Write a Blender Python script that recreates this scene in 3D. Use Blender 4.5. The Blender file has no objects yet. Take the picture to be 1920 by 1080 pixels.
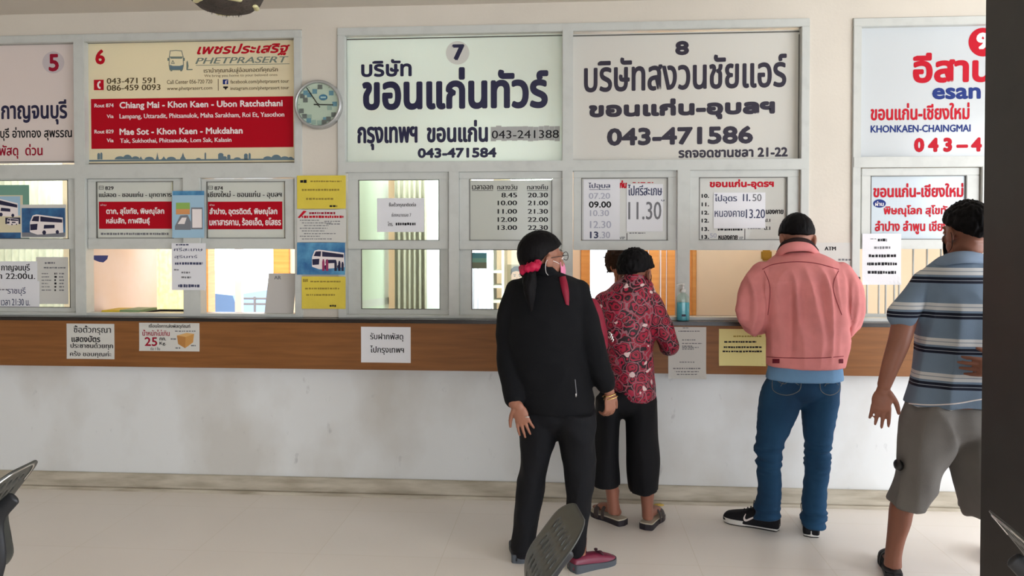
import bpy, bmesh, math, random
from mathutils import Vector, Matrix, noise
from mathutils.bvhtree import BVHTree
random.seed(7)
S = bpy.context.scene
COL = S.collection
PI = math.pi

# ------------------------------------------------------------------ camera
F = 1450.0; CX = 960.0; CY = 477.2
YAW, PITCH = 0.07375, 0.0176
fw = Vector((-math.sin(YAW)*math.cos(PITCH), math.cos(YAW)*math.cos(PITCH), -math.sin(PITCH)))
rt = Vector((math.cos(YAW), math.sin(YAW), 0)); up = rt.cross(fw)
EYE = Vector((0, 0, 1.5))
cam = bpy.data.cameras.new('camera'); cam.sensor_width = 36; cam.lens = F/1920*36
cam.shift_y = -(540-CY)/1920; cam.clip_start = 0.05
camo = bpy.data.objects.new('camera', cam); COL.objects.link(camo)
camo.matrix_world = Matrix(((rt.x, up.x, -fw.x, EYE.x), (rt.y, up.y, -fw.y, EYE.y), (rt.z, up.z, -fw.z, EYE.z), (0, 0, 0, 1)))
S.camera = camo

# ------------------------------------------------------------------ light and exposure
S.view_settings.view_transform = 'Standard'; S.view_settings.look = 'None'
S.view_settings.exposure = 0.4; S.view_settings.gamma = 1; S.view_settings.use_curve_mapping = False
w = bpy.data.worlds.new('sky'); S.world = w; w.use_nodes = True
bg = w.node_tree.nodes['Background']; bg.inputs[0].default_value = (0.92, 0.975, 1.05, 1); bg.inputs[1].default_value = 3.0
def area(name, loc, target, sx, sy, power, col):
    l = bpy.data.lights.new(name, 'AREA'); l.shape = 'RECTANGLE'; l.size = sx; l.size_y = sy; l.energy = power; l.color = col
    o = bpy.data.objects.new(name, l); COL.objects.link(o); o.location = loc
    o.rotation_euler = (Vector(target)-Vector(loc)).to_track_quat('-Z', 'Y').to_euler()
    return o
area('daylight_from_open_side', (5.7, 0.2, 2.3), (1.2, 3.2, 0.2), 4.2, 2.6, 215, (0.94, 0.985, 1.04))

# ------------------------------------------------------------------ helpers
def ray(px, py): return fw + rt*((px-CX)/F) - up*((py-CY)/F)
def P(px, py, Y):
    d = ray(px, py); return EYE + d*(Y/d.y)
def G(px, py, z=0.0):
    d = ray(px, py); return EYE + d*((z-1.5)/d.z)

def mat(name, col, rough=0.6, metal=0.0, spec=0.5, **k):
    m = bpy.data.materials.new(name); m.use_nodes = True; nt = m.node_tree; b = nt.nodes['Principled BSDF']
    b.inputs['Base Color'].default_value = (*col, 1); b.inputs['Roughness'].default_value = rough
    b.inputs['Metallic'].default_value = metal; b.inputs['Specular IOR Level'].default_value = spec
    return m
def c8(r, g, b):
    f = lambda v: (v/255/12.92 if v/255 <= .04045 else ((v/255+.055)/1.055)**2.4)
    return (f(r), f(g), f(b))
def nd(m, t, **k):
    n = m.node_tree.nodes.new(t)
    for a, v in k.items(): setattr(n, a, v)
    return n
def lk(m, a, b): m.node_tree.links.new(a, b)
def noisy(m, scale=6, amount=0.15, col2=None, bump=0.0, bscale=None, stretch=(1, 1, 1), detail=4, lo=.35, hi=.65):
    b = m.node_tree.nodes['Principled BSDF']; base = b.inputs['Base Color'].default_value[:]
    tc = nd(m, 'ShaderNodeTexCoord'); mp = nd(m, 'ShaderNodeMapping'); mp.inputs['Scale'].default_value = stretch
    lk(m, tc.outputs['Object'], mp.inputs['Vector'])
    n = nd(m, 'ShaderNodeTexNoise'); n.inputs['Scale'].default_value = scale; n.inputs['Detail'].default_value = detail
    lk(m, mp.outputs[0], n.inputs['Vector'])
    r = nd(m, 'ShaderNodeValToRGB'); r.color_ramp.elements[0].position = lo; r.color_ramp.elements[1].position = hi
    c2 = col2 or tuple(max(0, v*(1-amount)) for v in base[:3])
    r.color_ramp.elements[0].color = (*c2[:3], 1); r.color_ramp.elements[1].color = base
    lk(m, n.outputs['Fac'], r.inputs[0]); lk(m, r.outputs[0], b.inputs['Base Color'])
    if bump:
        n2 = nd(m, 'ShaderNodeTexNoise'); n2.inputs['Scale'].default_value = bscale or scale; n2.inputs['Detail'].default_value = 3
        lk(m, mp.outputs[0], n2.inputs['Vector'])
        bp = nd(m, 'ShaderNodeBump'); bp.inputs['Strength'].default_value = bump; bp.inputs['Distance'].default_value = .01
        lk(m, n2.outputs['Fac'], bp.inputs['Height']); lk(m, bp.outputs[0], b.inputs['Normal'])
    return m

def root_of(o):
    while o.parent: o = o.parent
    return o
def obj(name, bm, mats, parent=None, smooth=False, free=True):
    if isinstance(bm, bmesh.types.BMesh):
        me = bpy.data.meshes.new(name); bm.to_mesh(me)
        if free: bm.free()
    else: me = bm; me.name = name
    if not isinstance(mats, (list, tuple)): mats = [mats]
    for m in mats: me.materials.append(m)
    if smooth: me.polygons.foreach_set('use_smooth', [True]*len(me.polygons))
    o = bpy.data.objects.new(name, me); COL.objects.link(o)
    if parent:
        o.parent = parent; me.transform(Matrix.Translation(-root_of(parent).location))
    return o
def recenter(o):
    vs = [v.co for v in o.data.vertices]
    c = Vector(((min(v.x for v in vs)+max(v.x for v in vs))/2, (min(v.y for v in vs)+max(v.y for v in vs))/2, min(v.z for v in vs)))
    o.data.transform(Matrix.Translation(-c)); o.location = c
    return o
def tag(o, label, cat, group=None):
    o['label'] = label; o['category'] = cat
    if group: o['group'] = group
    return o
def thing(name, label, cat, loc, group=None, rz=0):
    o = bpy.data.objects.new(name, None); o.empty_display_size = .1; COL.objects.link(o); o.location = loc; o.rotation_euler = (0, 0, rz)
    return tag(o, label, cat, group)
def struct(o): o['kind'] = 'structure'; return o

def box(bm, x0, x1, y0, y1, z0, z1, bev=0, mi=0):
    vs = [bm.verts.new((x, y, z)) for x in (x0, x1) for y in (y0, y1) for z in (z0, z1)]
    fs = [(0, 1, 3, 2), (4, 6, 7, 5), (0, 4, 5, 1), (2, 3, 7, 6), (0, 2, 6, 4), (1, 5, 7, 3)]
    fc = [bm.faces.new([vs[i] for i in f]) for f in fs]
    for f in fc: f.material_index = mi
    if bev:
        es = list({e for f in fc for e in f.edges})
        bmesh.ops.bevel(bm, geom=es, offset=bev, segments=2, affect='EDGES', clamp_overlap=True)
def pbox(bm, x0, y0, x1, y1, Yf, Yb, bev=0, mi=0):
    """box whose front face spans the measured rectangle on the plane Y = Yf"""
    ym = (y0+y1)/2; xm = (x0+x1)/2
    box(bm, P(x0, ym, Yf).x, P(x1, ym, Yf).x, Yf, Yb, P(xm, y1, Yf).z, P(xm, y0, Yf).z, bev, mi)
def quad(bm, pts, mi=0):
    f = bm.faces.new([bm.verts.new(p) for p in pts]); f.material_index = mi; return f
_ly = [0]
def layer(Y):
    _ly[0] += 1; return Y-(_ly[0] % 9)*1.5e-5      # printed patches never share one exact plane
def prect(bm, x0, y0, x1, y1, Y, mi=0):
    Y = layer(Y)
    ym = (y0+y1)/2; xm = (x0+x1)/2
    a, b, t, u = P(x0, ym, Y).x, P(x1, ym, Y).x, P(xm, y0, Y).z, P(xm, y1, Y).z
    return quad(bm, [(a, Y, u), (b, Y, u), (b, Y, t), (a, Y, t)], mi)
def ppoly(bm, pts, Y, mi=0):
    Y = layer(Y)
    f = quad(bm, [P(x, y, Y) for x, y in pts], mi)
    f.normal_update()
    if f.normal.y > 0: f.normal_flip()
    bmesh.ops.triangulate(bm, faces=[f])
def pdisc(bm, cx, cy, rx, ry, Y, mi=0, n=40):
    ppoly(bm, [(cx+rx*math.cos(2*PI*i/n), cy+ry*math.sin(2*PI*i/n)) for i in range(n)], Y, mi)

_fc = {}
def glyphs(s):
    if s in _fc: return _fc[s]
    c = bpy.data.curves.new('t', 'FONT'); c.body = s; c.resolution_u = 3
    o = bpy.data.objects.new('t', c); COL.objects.link(o)
    me = bpy.data.meshes.new_from_object(o.evaluated_get(bpy.context.evaluated_depsgraph_get()))
    vs = [(v.co.x, v.co.y) for v in me.vertices]; fs = [tuple(p.vertices) for p in me.polygons]
    bpy.data.objects.remove(o); bpy.data.curves.remove(c); bpy.data.meshes.remove(me)
    par = list(range(len(vs)))
    def fd(i):
        while par[i] != i: par[i] = par[par[i]]; i = par[i]
        return i
    for f in fs:
        for i in f[1:]: par[fd(i)] = fd(f[0])
    ids = {}; isl = [ids.setdefault(fd(i), len(ids)) % 6 for i in range(len(vs))]
    _fc[s] = (vs, fs, isl); return _fc[s]
def text(bm, s, x0, y0, x1, y1, Y, mi=0, bold=0.0, slant=0.0, tilt=0.0):
    """lettering whose ink fills the measured rectangle; bold is the added stroke (in photo pixels)"""
    vs, fs, isl = glyphs(s)
    if not vs: return
    if slant: vs = [(x+slant*y, y) for x, y in vs]
    ax, bx = min(v[0] for v in vs), max(v[0] for v in vs); ay, by = min(v[1] for v in vs), max(v[1] for v in vs)
    hb = bold/2
    ym = (y0+y1)/2; xm = (x0+x1)/2
    X0, X1 = P(x0+hb, ym, Y).x, P(x1-hb, ym, Y).x; Z0, Z1 = P(xm, y1-hb, Y).z, P(xm, y0+hb, Y).z
    pm = Y/F
    k = 14 if bold > 3.5 else 8 if bold > 1.2 else (4 if bold > 0.9 else (2 if bold > 0 else 0))
    offs = [(0, 0)] + [(hb*math.cos(2*PI*i/k), hb*math.sin(2*PI*i/k)) for i in range(k)]
    for q, (dx, dy) in enumerate(offs):
        pos = []
        for x, y in vs:
            u = (x-ax)/max(1e-6, bx-ax); t = (y-ay)/max(1e-6, by-ay)
            pos.append((X0+(X1-X0)*u+dx*pm, Z0+(Z1-Z0)*t+dy*pm+tilt*pm*(u-.5)))
        for k_, f in enumerate(fs):
            yy = Y+q*4e-5+isl[f[0]]*6e-6+(k_ % 5)*1.2e-6
            fc = bm.faces.new([bm.verts.new((pos[i][0], yy, pos[i][1])) for i in f]); fc.material_index = mi
def dashes(bm, x0, x1, y, h, Y, mi=0, rnd=None, gap=.25):
    """a line of print too small to read: a row of short ink strokes"""
    r = rnd or random; x = x0
    while x < x1-1:
        wd = r.uniform(2.0, 6.0); e = min(x1, x+wd)
        prect(bm, x, y-h/2*r.uniform(.7, 1), e, y+h/2*r.uniform(.7, 1), Y, mi)
        x = e+r.uniform(.6, 1.8)

def catmull(P_, n):
    out = []; L = len(P_)
    for i in range(L-1):
        a, b, c, d = P_[max(0, i-1)], P_[i], P_[i+1], P_[min(L-1, i+2)]
        for k in range(n):
            t = k/n; t2 = t*t; t3 = t2*t
            out.append([.5*((2*b[j])+(-a[j]+c[j])*t+(2*a[j]-5*b[j]+4*c[j]-d[j])*t2+(-a[j]+3*b[j]-3*c[j]+d[j])*t3) for j in range(len(b))])
    out.append(list(P_[-1])); return out
def loft(bm, rings, N=36, caps=True, mi=0):
    """rings: (center, u, v) vectors"""
    R = []
    for c, u, v in rings:
        R.append([bm.verts.new(c+u*math.cos(2*PI*i/N)+v*math.sin(2*PI*i/N)) for i in range(N)])
    for a, b in zip(R, R[1:]):
        for i in range(N):
            f = bm.faces.new((a[i], a[(i+1) % N], b[(i+1) % N], b[i])); f.material_index = mi
    if caps:
        f = bm.faces.new(list(reversed(R[0]))); f.material_index = mi
        f = bm.faces.new(R[-1]); f.material_index = mi
def hloft(bm, rows, N=40, n=4):
    """horizontal rings: rows of (cx, cy, cz, rx, ry[, rot])"""
    rows = [tuple(r)+((0,) if len(r) == 5 else ()) for r in rows]
    rs = catmull(rows, n)
    loft(bm, [(Vector(r[:3]), Vector((math.cos(r[5]), math.sin(r[5]), 0))*r[3], Vector((-math.sin(r[5]), math.cos(r[5]), 0))*r[4]) for r in rs], N)
def tube(bm, pts, N=16, n=4, mi=0, round_ends=True, flat=1.0, ref=None):
    """pts: (Vector, radius); flat squashes the second axis"""
    rs = catmull([(p[0].x, p[0].y, p[0].z, p[1], (p[2] if len(p) > 2 else flat)) for p in pts], n)
    C = [Vector(r[:3]) for r in rs]; rad = [max(1e-4, r[3]) for r in rs]; fl = [r[4] for r in rs]
    rings = []; u = None
    for i, c in enumerate(C):
        t = (C[min(i+1, len(C)-1)]-C[max(i-1, 0)])
        if t.length < 1e-9: t = Vector((0, 0, 1))
        t.normalize()
        if u is None:
            rf = Vector(ref) if ref is not None else (Vector((1, 0, 0)) if abs(t.x) < .8 else Vector((0, 1, 0)))
            u = (rf - t*rf.dot(t)).normalized()
        else:
            u = (u - t*u.dot(t)).normalized()
        v = t.cross(u); rings.append((c, u*rad[i], v*rad[i]*fl[i], t, rad[i]))
    out = []
    if round_ends:
        c, a, b, t, r = rings[0]
        for k in (.15, .5, .85): out.append((c-t*r*.9*math.cos(k*PI/2), a*math.sin(k*PI/2), b*math.sin(k*PI/2)))
    out += [(c, a, b) for c, a, b, t, r in rings]
    if round_ends:
        c, a, b, t, r = rings[-1]
        for k in (.85, .5, .15): out.append((c+t*r*.9*math.cos(k*PI/2), a*math.sin(k*PI/2), b*math.sin(k*PI/2)))
    loft(bm, out, N, True, mi)
def ellipsoid(bm, c, r, M=None, nu=28, nv=18, mi=0):
    M = M or Matrix.Identity(3); c = Vector(c); rings = []
    for j in range(1, nv):
        a = PI*j/nv
        rings.append((c+M @ Vector((0, 0, -r[2]*math.cos(a))), M @ Vector((r[0]*math.sin(a), 0, 0)), M @ Vector((0, r[1]*math.sin(a), 0))))
    loft(bm, rings, nu, True, mi)
def lathe(bm, prof, c, N=32, mi=0, M=None):
    M = M or Matrix.Identity(3); c = Vector(c)
    loft(bm, [(c+M @ Vector((0, 0, z)), M @ Vector((max(r, 1e-4), 0, 0)), M @ Vector((0, max(r, 1e-4), 0))) for r, z in prof], N, True, mi)
def remesh(bm, voxel=.008, smooth=3, factor=.5):
    bmesh.ops.recalc_face_normals(bm, faces=bm.faces)
    me = bpy.data.meshes.new('r'); bm.to_mesh(me); bm.free()
    o = bpy.data.objects.new('r', me); COL.objects.link(o)
    m = o.modifiers.new('r', 'REMESH'); m.mode = 'VOXEL'; m.voxel_size = voxel; m.use_smooth_shade = True
    if smooth:
        s = o.modifiers.new('s', 'SMOOTH'); s.factor = factor; s.iterations = smooth
    r = bpy.data.meshes.new_from_object(o.evaluated_get(bpy.context.evaluated_depsgraph_get()))
    bpy.data.objects.remove(o); bpy.data.meshes.remove(me)
    return r
def displace(me, fn):
    ns = [v.normal.copy() for v in me.vertices]
    for v, n in zip(me.vertices, ns): v.co += n*fn(v.co, n)
    me.update()
def nz(p, sx, sy, sz, o=0): return noise.noise(Vector((p.x*sx+o, p.y*sy+o*.7, p.z*sz+o*1.3)))
def ridge(p, sx, sy, sz, o=0): return 1-abs(nz(p, sx, sy, sz, o))*2.2
def bvh(me): return BVHTree.FromPolygons([v.co.copy() for v in me.vertices], [tuple(p.vertices) for p in me.polygons])
def onto(tree, px, py, off=.003):
    """the point of a surface met along the sight line through a measured position"""
    d = ray(px, py).normalized(); h = tree.ray_cast(EYE, d)
    return (h[0]+h[1]*off) if h[0] is not None else None
def seam(bm, tree, pts, r=.002, n=6, off=.001):
    c = catmull([tuple(p) for p in pts], n); q = [onto(tree, x, y, off) for x, y in c]; q = [p for p in q if p is not None]
    if len(q) > 2: tube(bm, [(p, r) for p in q], N=6, n=1)
def ribbon(bm, tree, left, right, n=6, off=.004, th=.004):
    L = [onto(tree, *p, off) for p in catmull(left, n)]; R = [onto(tree, *p, off) for p in catmull(right, n)]
    pr = [(a, b) for a, b in zip(L, R) if a is not None and b is not None]
    fr = [(bm.verts.new(a), bm.verts.new(b)) for a, b in pr]
    bk = [(bm.verts.new(a+Vector((0, th*2, 0))), bm.verts.new(b+Vector((0, th*2, 0)))) for a, b in pr]
    for i in range(len(fr)-1):
        bm.faces.new((fr[i][0], fr[i+1][0], fr[i+1][1], fr[i][1])); bm.faces.new((bk[i][0], bk[i][1], bk[i+1][1], bk[i+1][0]))
        bm.faces.new((fr[i][0], bk[i][0], bk[i+1][0], fr[i+1][0])); bm.faces.new((fr[i][1], fr[i+1][1], bk[i+1][1], bk[i][1]))
def nb(): return bmesh.new()
def copy_tree(o, parent=None):
    c = o.copy(); COL.objects.link(c)
    if parent: c.parent = parent
    for ch in list(o.children): copy_tree(ch, c)
    return c

# ------------------------------------------------------------------ planes of the place (metres)
YF = 4.42      # face of the aluminium frames and of the wall between them
YP = 4.335     # face of the timber fascia under the counter
YW = 4.46      # face of the wall below
YR = 6.9       # rear wall of the ticket office

# ------------------------------------------------------------------ materials
M = {}
M['wall'] = noisy(mat('painted_plaster', c8(214, 206, 193), .7), 3, .05, bump=.08, bscale=60)
M['lower'] = mat('scuffed_white_paint', c8(222, 223, 222), .6)
def scuffed(m):
    b = m.node_tree.nodes['Principled BSDF']
    tc = nd(m, 'ShaderNodeTexCoord')
    n1 = nd(m, 'ShaderNodeTexNoise'); n1.inputs['Scale'].default_value = 2.2; n1.inputs['Detail'].default_value = 5
    mp = nd(m, 'ShaderNodeMapping'); mp.inputs['Scale'].default_value = (1, 1, .7); lk(m, tc.outputs['Object'], mp.inputs[0]); lk(m, mp.outputs[0], n1.inputs['Vector'])
    r1 = nd(m, 'ShaderNodeValToRGB'); r1.color_ramp.elements[0].position = .3; r1.color_ramp.elements[0].color = (*c8(205, 203, 198), 1)
    r1.color_ramp.elements[1].position = .55; r1.color_ramp.elements[1].color = (*c8(224, 226, 226), 1); lk(m, n1.outputs['Fac'], r1.inputs[0])
    n2 = nd(m, 'ShaderNodeTexNoise'); n2.inputs['Scale'].default_value = 9; n2.inputs['Detail'].default_value = 3; n2.inputs['Roughness'].default_value = .6
    mp2 = nd(m, 'ShaderNodeMapping'); mp2.inputs['Scale'].default_value = (1.6, 1, .8); lk(m, tc.outputs['Object'], mp2.inputs[0]); lk(m, mp2.outputs[0], n2.inputs['Vector'])
    r2 = nd(m, 'ShaderNodeValToRGB'); r2.color_ramp.elements[0].position = .66; r2.color_ramp.elements[0].color = (0, 0, 0, 1)
    r2.color_ramp.elements[1].position = .76; r2.color_ramp.elements[1].color = (.42, .42, .42, 1); lk(m, n2.outputs['Fac'], r2.inputs[0])
    mx = nd(m, 'ShaderNodeMixRGB'); lk(m, r2.outputs[0], mx.inputs[0]); lk(m, r1.outputs[0], mx.inputs[1]); mx.inputs[2].default_value = (*c8(150, 150, 152), 1)
    lk(m, mx.outputs[0], b.inputs['Base Color'])
scuffed(M['lower'])
M['ceiling'] = mat('ceiling_paint', c8(214, 206, 194), .8)
M['skirt'] = noisy(mat('stained_skirting', c8(200, 192, 176), .5), 4, .3, c8(158, 148, 130), stretch=(1, 1, 6), lo=.3, hi=.65)
M['alu'] = noisy(mat('painted_aluminium', c8(198, 200, 195), .4), 14, .07, lo=.3, hi=.5)
M['alu_dark'] = mat('frame_gasket', c8(90, 88, 82), .5)
M['granite'] = noisy(mat('dark_counter_edge', c8(30, 22, 20), .25), 80, .4)
M['wood'] = mat('timber_laminate', c8(150, 98, 52), .45, spec=.3)
def wood(m, a, b_):
    b = m.node_tree.nodes['Principled BSDF']; tc = nd(m, 'ShaderNodeTexCoord'); mp = nd(m, 'ShaderNodeMapping')
    mp.inputs['Scale'].default_value = (.8, 1, 14); lk(m, tc.outputs['Object'], mp.inputs[0])
    n = nd(m, 'ShaderNodeTexNoise'); n.inputs['Scale'].default_value = 3; n.inputs['Detail'].default_value = 6; n.inputs['Distortion'].default_value = .6; lk(m, mp.outputs[0], n.inputs['Vector'])
    r = nd(m, 'ShaderNodeValToRGB'); r.color_ramp.elements[0].position = .25; r.color_ramp.elements[0].color = (*a, 1); r.color_ramp.elements[1].position = .75; r.color_ramp.elements[1].color = (*b_, 1)
    lk(m, n.outputs['Fac'], r.inputs[0]); lk(m, r.outputs[0], b.inputs['Base Color'])
wood(M['wood'], c8(118, 74, 36), c8(142, 92, 48))
M['orange_wood'] = mat('varnished_door_timber', c8(205, 140, 70), .35); wood(M['orange_wood'], c8(196, 130, 62), c8(216, 154, 84))
M['ply'] = noisy(mat('beige_board', c8(222, 198, 170), .6), 2, .06)
M['pinkboard'] = noisy(mat('pale_pink_board', c8(238, 220, 214), .6), 3, .1, c8(232, 208, 192))
def floor_mat():
    m = mat('polished_floor_tile', c8(196, 188, 176), .22, spec=.5); b = m.node_tree.nodes['Principled BSDF']
    tc = nd(m, 'ShaderNodeTexCoord'); mp = nd(m, 'ShaderNodeMapping'); mp.inputs['Rotation'].default_value = (0, 0, .0); lk(m, tc.outputs['Object'], mp.inputs[0])
    br = nd(m, 'ShaderNodeTexBrick'); br.offset = 0; br.inputs['Scale'].default_value = 1; br.inputs['Brick Width'].default_value = .6; br.inputs['Row Height'].default_value = .6
    br.inputs['Mortar Size'].default_value = .0016; br.inputs['Mortar Smooth'].default_value = .3
    br.inputs['Color1'].default_value = (*c8(248, 242, 235), 1); br.inputs['Color2'].default_value = (*c8(247, 240, 232), 1); br.inputs['Mortar'].default_value = (*c8(234, 226, 213), 1)
    lk(m, mp.outputs[0], br.inputs['Vector'])
    n = nd(m, 'ShaderNodeTexNoise'); n.inputs['Scale'].default_value = 1.1; n.inputs['Detail'].default_value = 2; lk(m, tc.outputs['Object'], n.inputs['Vector'])
    r = nd(m, 'ShaderNodeValToRGB'); r.color_ramp.elements[0].position = .3; r.color_ramp.elements[0].color = (.93, .93, .93, 1); r.color_ramp.elements[1].position = .75; r.color_ramp.elements[1].color = (1, 1, 1, 1); lk(m, n.outputs['Fac'], r.inputs[0])
    mx = nd(m, 'ShaderNodeMixRGB', blend_type='MULTIPLY'); mx.inputs[0].default_value = 1; lk(m, br.outputs[0], mx.inputs[1]); lk(m, r.outputs[0], mx.inputs[2]); lk(m, mx.outputs[0], b.inputs['Base Color'])
    r2 = nd(m, 'ShaderNodeMapRange'); r2.inputs[3].default_value = .34; r2.inputs[4].default_value = .44; lk(m, n.outputs['Fac'], r2.inputs[0]); lk(m, r2.outputs[0], b.inputs['Roughness'])
    return m
M['floor'] = floor_mat()
M['ground'] = noisy(mat('outdoor_concrete', c8(200, 198, 192), .8), 2, .1)
M['pillar'] = noisy(mat('dark_pillar_paint', c8(54, 50, 48), .6), 8, .12)
def glass_mat():
    m = bpy.data.materials.new('window_glass'); m.use_nodes = True; nt = m.node_tree; nt.nodes.clear()
    o = nd(m, 'ShaderNodeOutputMaterial'); t = nd(m, 'ShaderNodeBsdfTransparent'); t.inputs[0].default_value = (.90, .95, .92, 1)
    g = nd(m, 'ShaderNodeBsdfGlossy'); g.inputs['Roughness'].default_value = .02; g.inputs[0].default_value = (.9, .95, .93, 1)
    x = nd(m, 'ShaderNodeMixShader'); x.inputs[0].default_value = .045; lk(m, t.outputs[0], x.inputs[1]); lk(m, g.outputs[0], x.inputs[2]); lk(m, x.outputs[0], o.inputs[0])
    return m
M['glass'] = glass_mat()
def acrylic(name, col, tr=.5):
    m = bpy.data.materials.new(name); m.use_nodes = True; nt = m.node_tree; nt.nodes.clear()
    o = nd(m, 'ShaderNodeOutputMaterial'); d = nd(m, 'ShaderNodeBsdfDiffuse'); d.inputs[0].default_value = (*col, 1)
    t = nd(m, 'ShaderNodeBsdfTranslucent'); t.inputs[0].default_value = (*col, 1)
    x = nd(m, 'ShaderNodeMixShader'); x.inputs[0].default_value = tr; lk(m, d.outputs[0], x.inputs[1]); lk(m, t.outputs[0], x.inputs[2])
    g = nd(m, 'ShaderNodeBsdfGlossy'); g.inputs['Roughness'].default_value = .12
    x2 = nd(m, 'ShaderNodeMixShader'); x2.inputs[0].default_value = .04; lk(m, x.outputs[0], x2.inputs[1]); lk(m, g.outputs[0], x2.inputs[2]); lk(m, x2.outputs[0], o.inputs[0])
    return m
M['paper'] = mat('white_paper', c8(226, 226, 230), .75)
M['paper_grey'] = mat('aged_paper', c8(206, 204, 198), .75)
M['yellow_paper'] = noisy(mat('yellow_paper', c8(222, 200, 70), .45), 12, .06, bump=.3, bscale=16)
M['pale_yellow_paper'] = mat('pale_yellow_paper', c8(222, 210, 140), .6)
M['navy'] = mat('navy_ink', c8(15, 15, 58), .5)
M['plum'] = mat('plum_ink', c8(28, 18, 42), .5)
M['red_ink'] = mat('red_ink', c8(186, 18, 38), .5, spec=.12)
M['dark_red_ink'] = mat('dark_red_ink', c8(150, 24, 48), .5, spec=.12)
M['red_band'] = mat('red_band', c8(176, 8, 30), .45, spec=.12)
M['white_ink'] = mat('white_ink', c8(238, 228, 226), .5, spec=.12)
M['black_ink'] = mat('black_ink', c8(34, 32, 36), .6, spec=.12)
M['brown_ink'] = mat('brown_ink', c8(86, 74, 50), .6, spec=.12)
M['grey_ink'] = mat('grey_ink', c8(120, 120, 124), .6, spec=.12)
M['faint_ink'] = mat('faint_ink', c8(176, 178, 192), .6, spec=.12)
M['pen_ink'] = mat('pen_ink', c8(74, 78, 104), .6, spec=.12)
M['teal_grey'] = mat('grey_green_ink', c8(112, 126, 118), .6)
M['slate_blue'] = mat('slate_blue_ink', c8(98, 122, 134), .6)
M['disc_grey'] = mat('pale_grey_ink', c8(204, 203, 196), .6)
M['violet_disc'] = mat('pale_violet_ink', c8(196, 186, 188), .6)
M['blue_ink'] = mat('blue_ink', c8(34, 52, 120), .5, spec=.12)
M['sky_print'] = noisy(mat('sky_blue_print', c8(92, 158, 196), .35), 12, .3, c8(36, 96, 150))
M['deep_print'] = noisy(mat('deep_blue_print', c8(48, 110, 158), .35), 14, .35, c8(22, 62, 110))
M['pale_blue'] = mat('pale_blue_print', c8(158, 192, 214), .4)
M['green_print'] = mat('green_print', c8(112, 158, 140), .45)
M['tan_print'] = mat('tan_print', c8(214, 204, 172), .5)
M['orange_print'] = mat('orange_print', c8(214, 148, 92), .5)
M['leaf_print'] = mat('leaf_green_print', c8(140, 176, 86), .5)
M['asphalt_print'] = mat('grey_print', c8(120, 122, 130), .5)
M['chrome'] = mat('polished_metal', (.75, .75, .74), .22, 1.0)
M['silver'] = mat('silver_plastic', c8(178, 178, 176), .35, .5)
M['gold'] = mat('gold', (.85, .62, .25), .25, 1.0)
M['black_plastic'] = mat('black_plastic', c8(26, 25, 28), .4)
M['clear_plastic'] = mat('clear_plastic', (.85, .93, .95), .08); M['clear_plastic'].node_tree.nodes['Principled BSDF'].inputs['Transmission Weight'].default_value = .9
M['gel'] = mat('blue_gel', c8(110, 200, 222), .1); M['gel'].node_tree.nodes['Principled BSDF'].inputs['Transmission Weight'].default_value = .1
def emit(name, col, s):
    m = mat(name, col); b = m.node_tree.nodes['Principled BSDF']; b.inputs['Emission Color'].default_value = (*col, 1); b.inputs['Emission Strength'].default_value = s; return m
M['tube'] = emit('fluorescent_tube_glow', (.92, 1, .93), 12)

# ------------------------------------------------------------------ hall shell
xL, xR, yB = -6.5, 6.0, -7.0
zC = P(0, 28, YF).z
bm = nb(); box(bm, xL-.2, 14, yB-3, YR+12, -.12, 0); struct(obj('floor', bm, M['floor']))
bm = nb(); box(bm, xL-.2, xR+1.2, yB, YF+.12, zC, zC+.15); struct(obj('ceiling', bm, M['ceiling']))
bm = nb(); box(bm, xL-.2, xL, yB, YW, 0, zC); struct(obj('wall_left', bm, M['wall']))
bm = nb(); box(bm, xL-.2, -1.2, yB-.15, yB, 0, zC); box(bm, -1.2, xR+1.2, yB-.15, yB, 2.75, zC); struct(obj('wall_back_unseen', bm, M['wall']))  # unseen wall behind the camera, closed on the left to dim that side
# ticket wall: dado below the counter, columns between window bays, lintel above
xa0, xa1 = xL, P(567, 300, YF).x
xc0, xc1 = P(634, 300, YF).x, P(1516, 300, YF).x
xe0, xe1 = P(1597, 300, YF).x, P(2330, 300, YF).x
ztA = P(300, 62, YF).z; ztC = P(1075, 43, YF).z; ztE = P(1720, 33, YF).z
zt = (ztA+ztC+ztE)/3
xEnd = xe1+1.0
zCt = P(900, 600.5, YP-.012).z       # counter height
bm = nb(); box(bm, xL, xEnd, YW, YW+.12, 0, zCt-.021); struct(obj('wall_front_lower', bm, M['lower']))
bm = nb()
box(bm, xa1, xc0, YF, YF+.12, zCt+.001, zt); box(bm, xc1, xe0, YF, YF+.12, zCt+.001, zt); box(bm, xe1, xEnd, YF, YF+.12, zCt+.001, zt)
box(bm, xL, xEnd, YF, YF+.12, zt, zC)
struct(obj('wall_front_upper', bm, M['wall']))
zB = P(900, 903, YW-.02).z
bm = nb()
pr = [(0, 0), (0, .02), (-.022, .024), (-.024, .05), (-.012, zB*.55), (-.02, zB*.95), (-.004, zB)]
box(bm, xL, xEnd, YW-.035, YW, 0, .018); box(bm, xL, xEnd, YW-.018, YW, .018, zB, bev=.004)
struct(obj('baseboard_front', bm, M['skirt']))

# ------------------------------------------------------------------ counter
bm = nb(); box(bm, xL, xEnd, YP-.012, YF+.30, zCt-.021, zCt, bev=.004); tp = obj('countertop', bm, M['granite'])
tag(tp, 'long dark polished counter slab running under all the ticket windows', 'counter')
zF0 = P(900, 696, YP).z
bm = nb(); box(bm, xL, xEnd, YP, YW, zF0, zCt-.021)
fa = obj('counter_fascia', bm, M['wood']); tag(fa, 'brown timber laminate fascia board below the counter edge', 'fascia')

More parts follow.
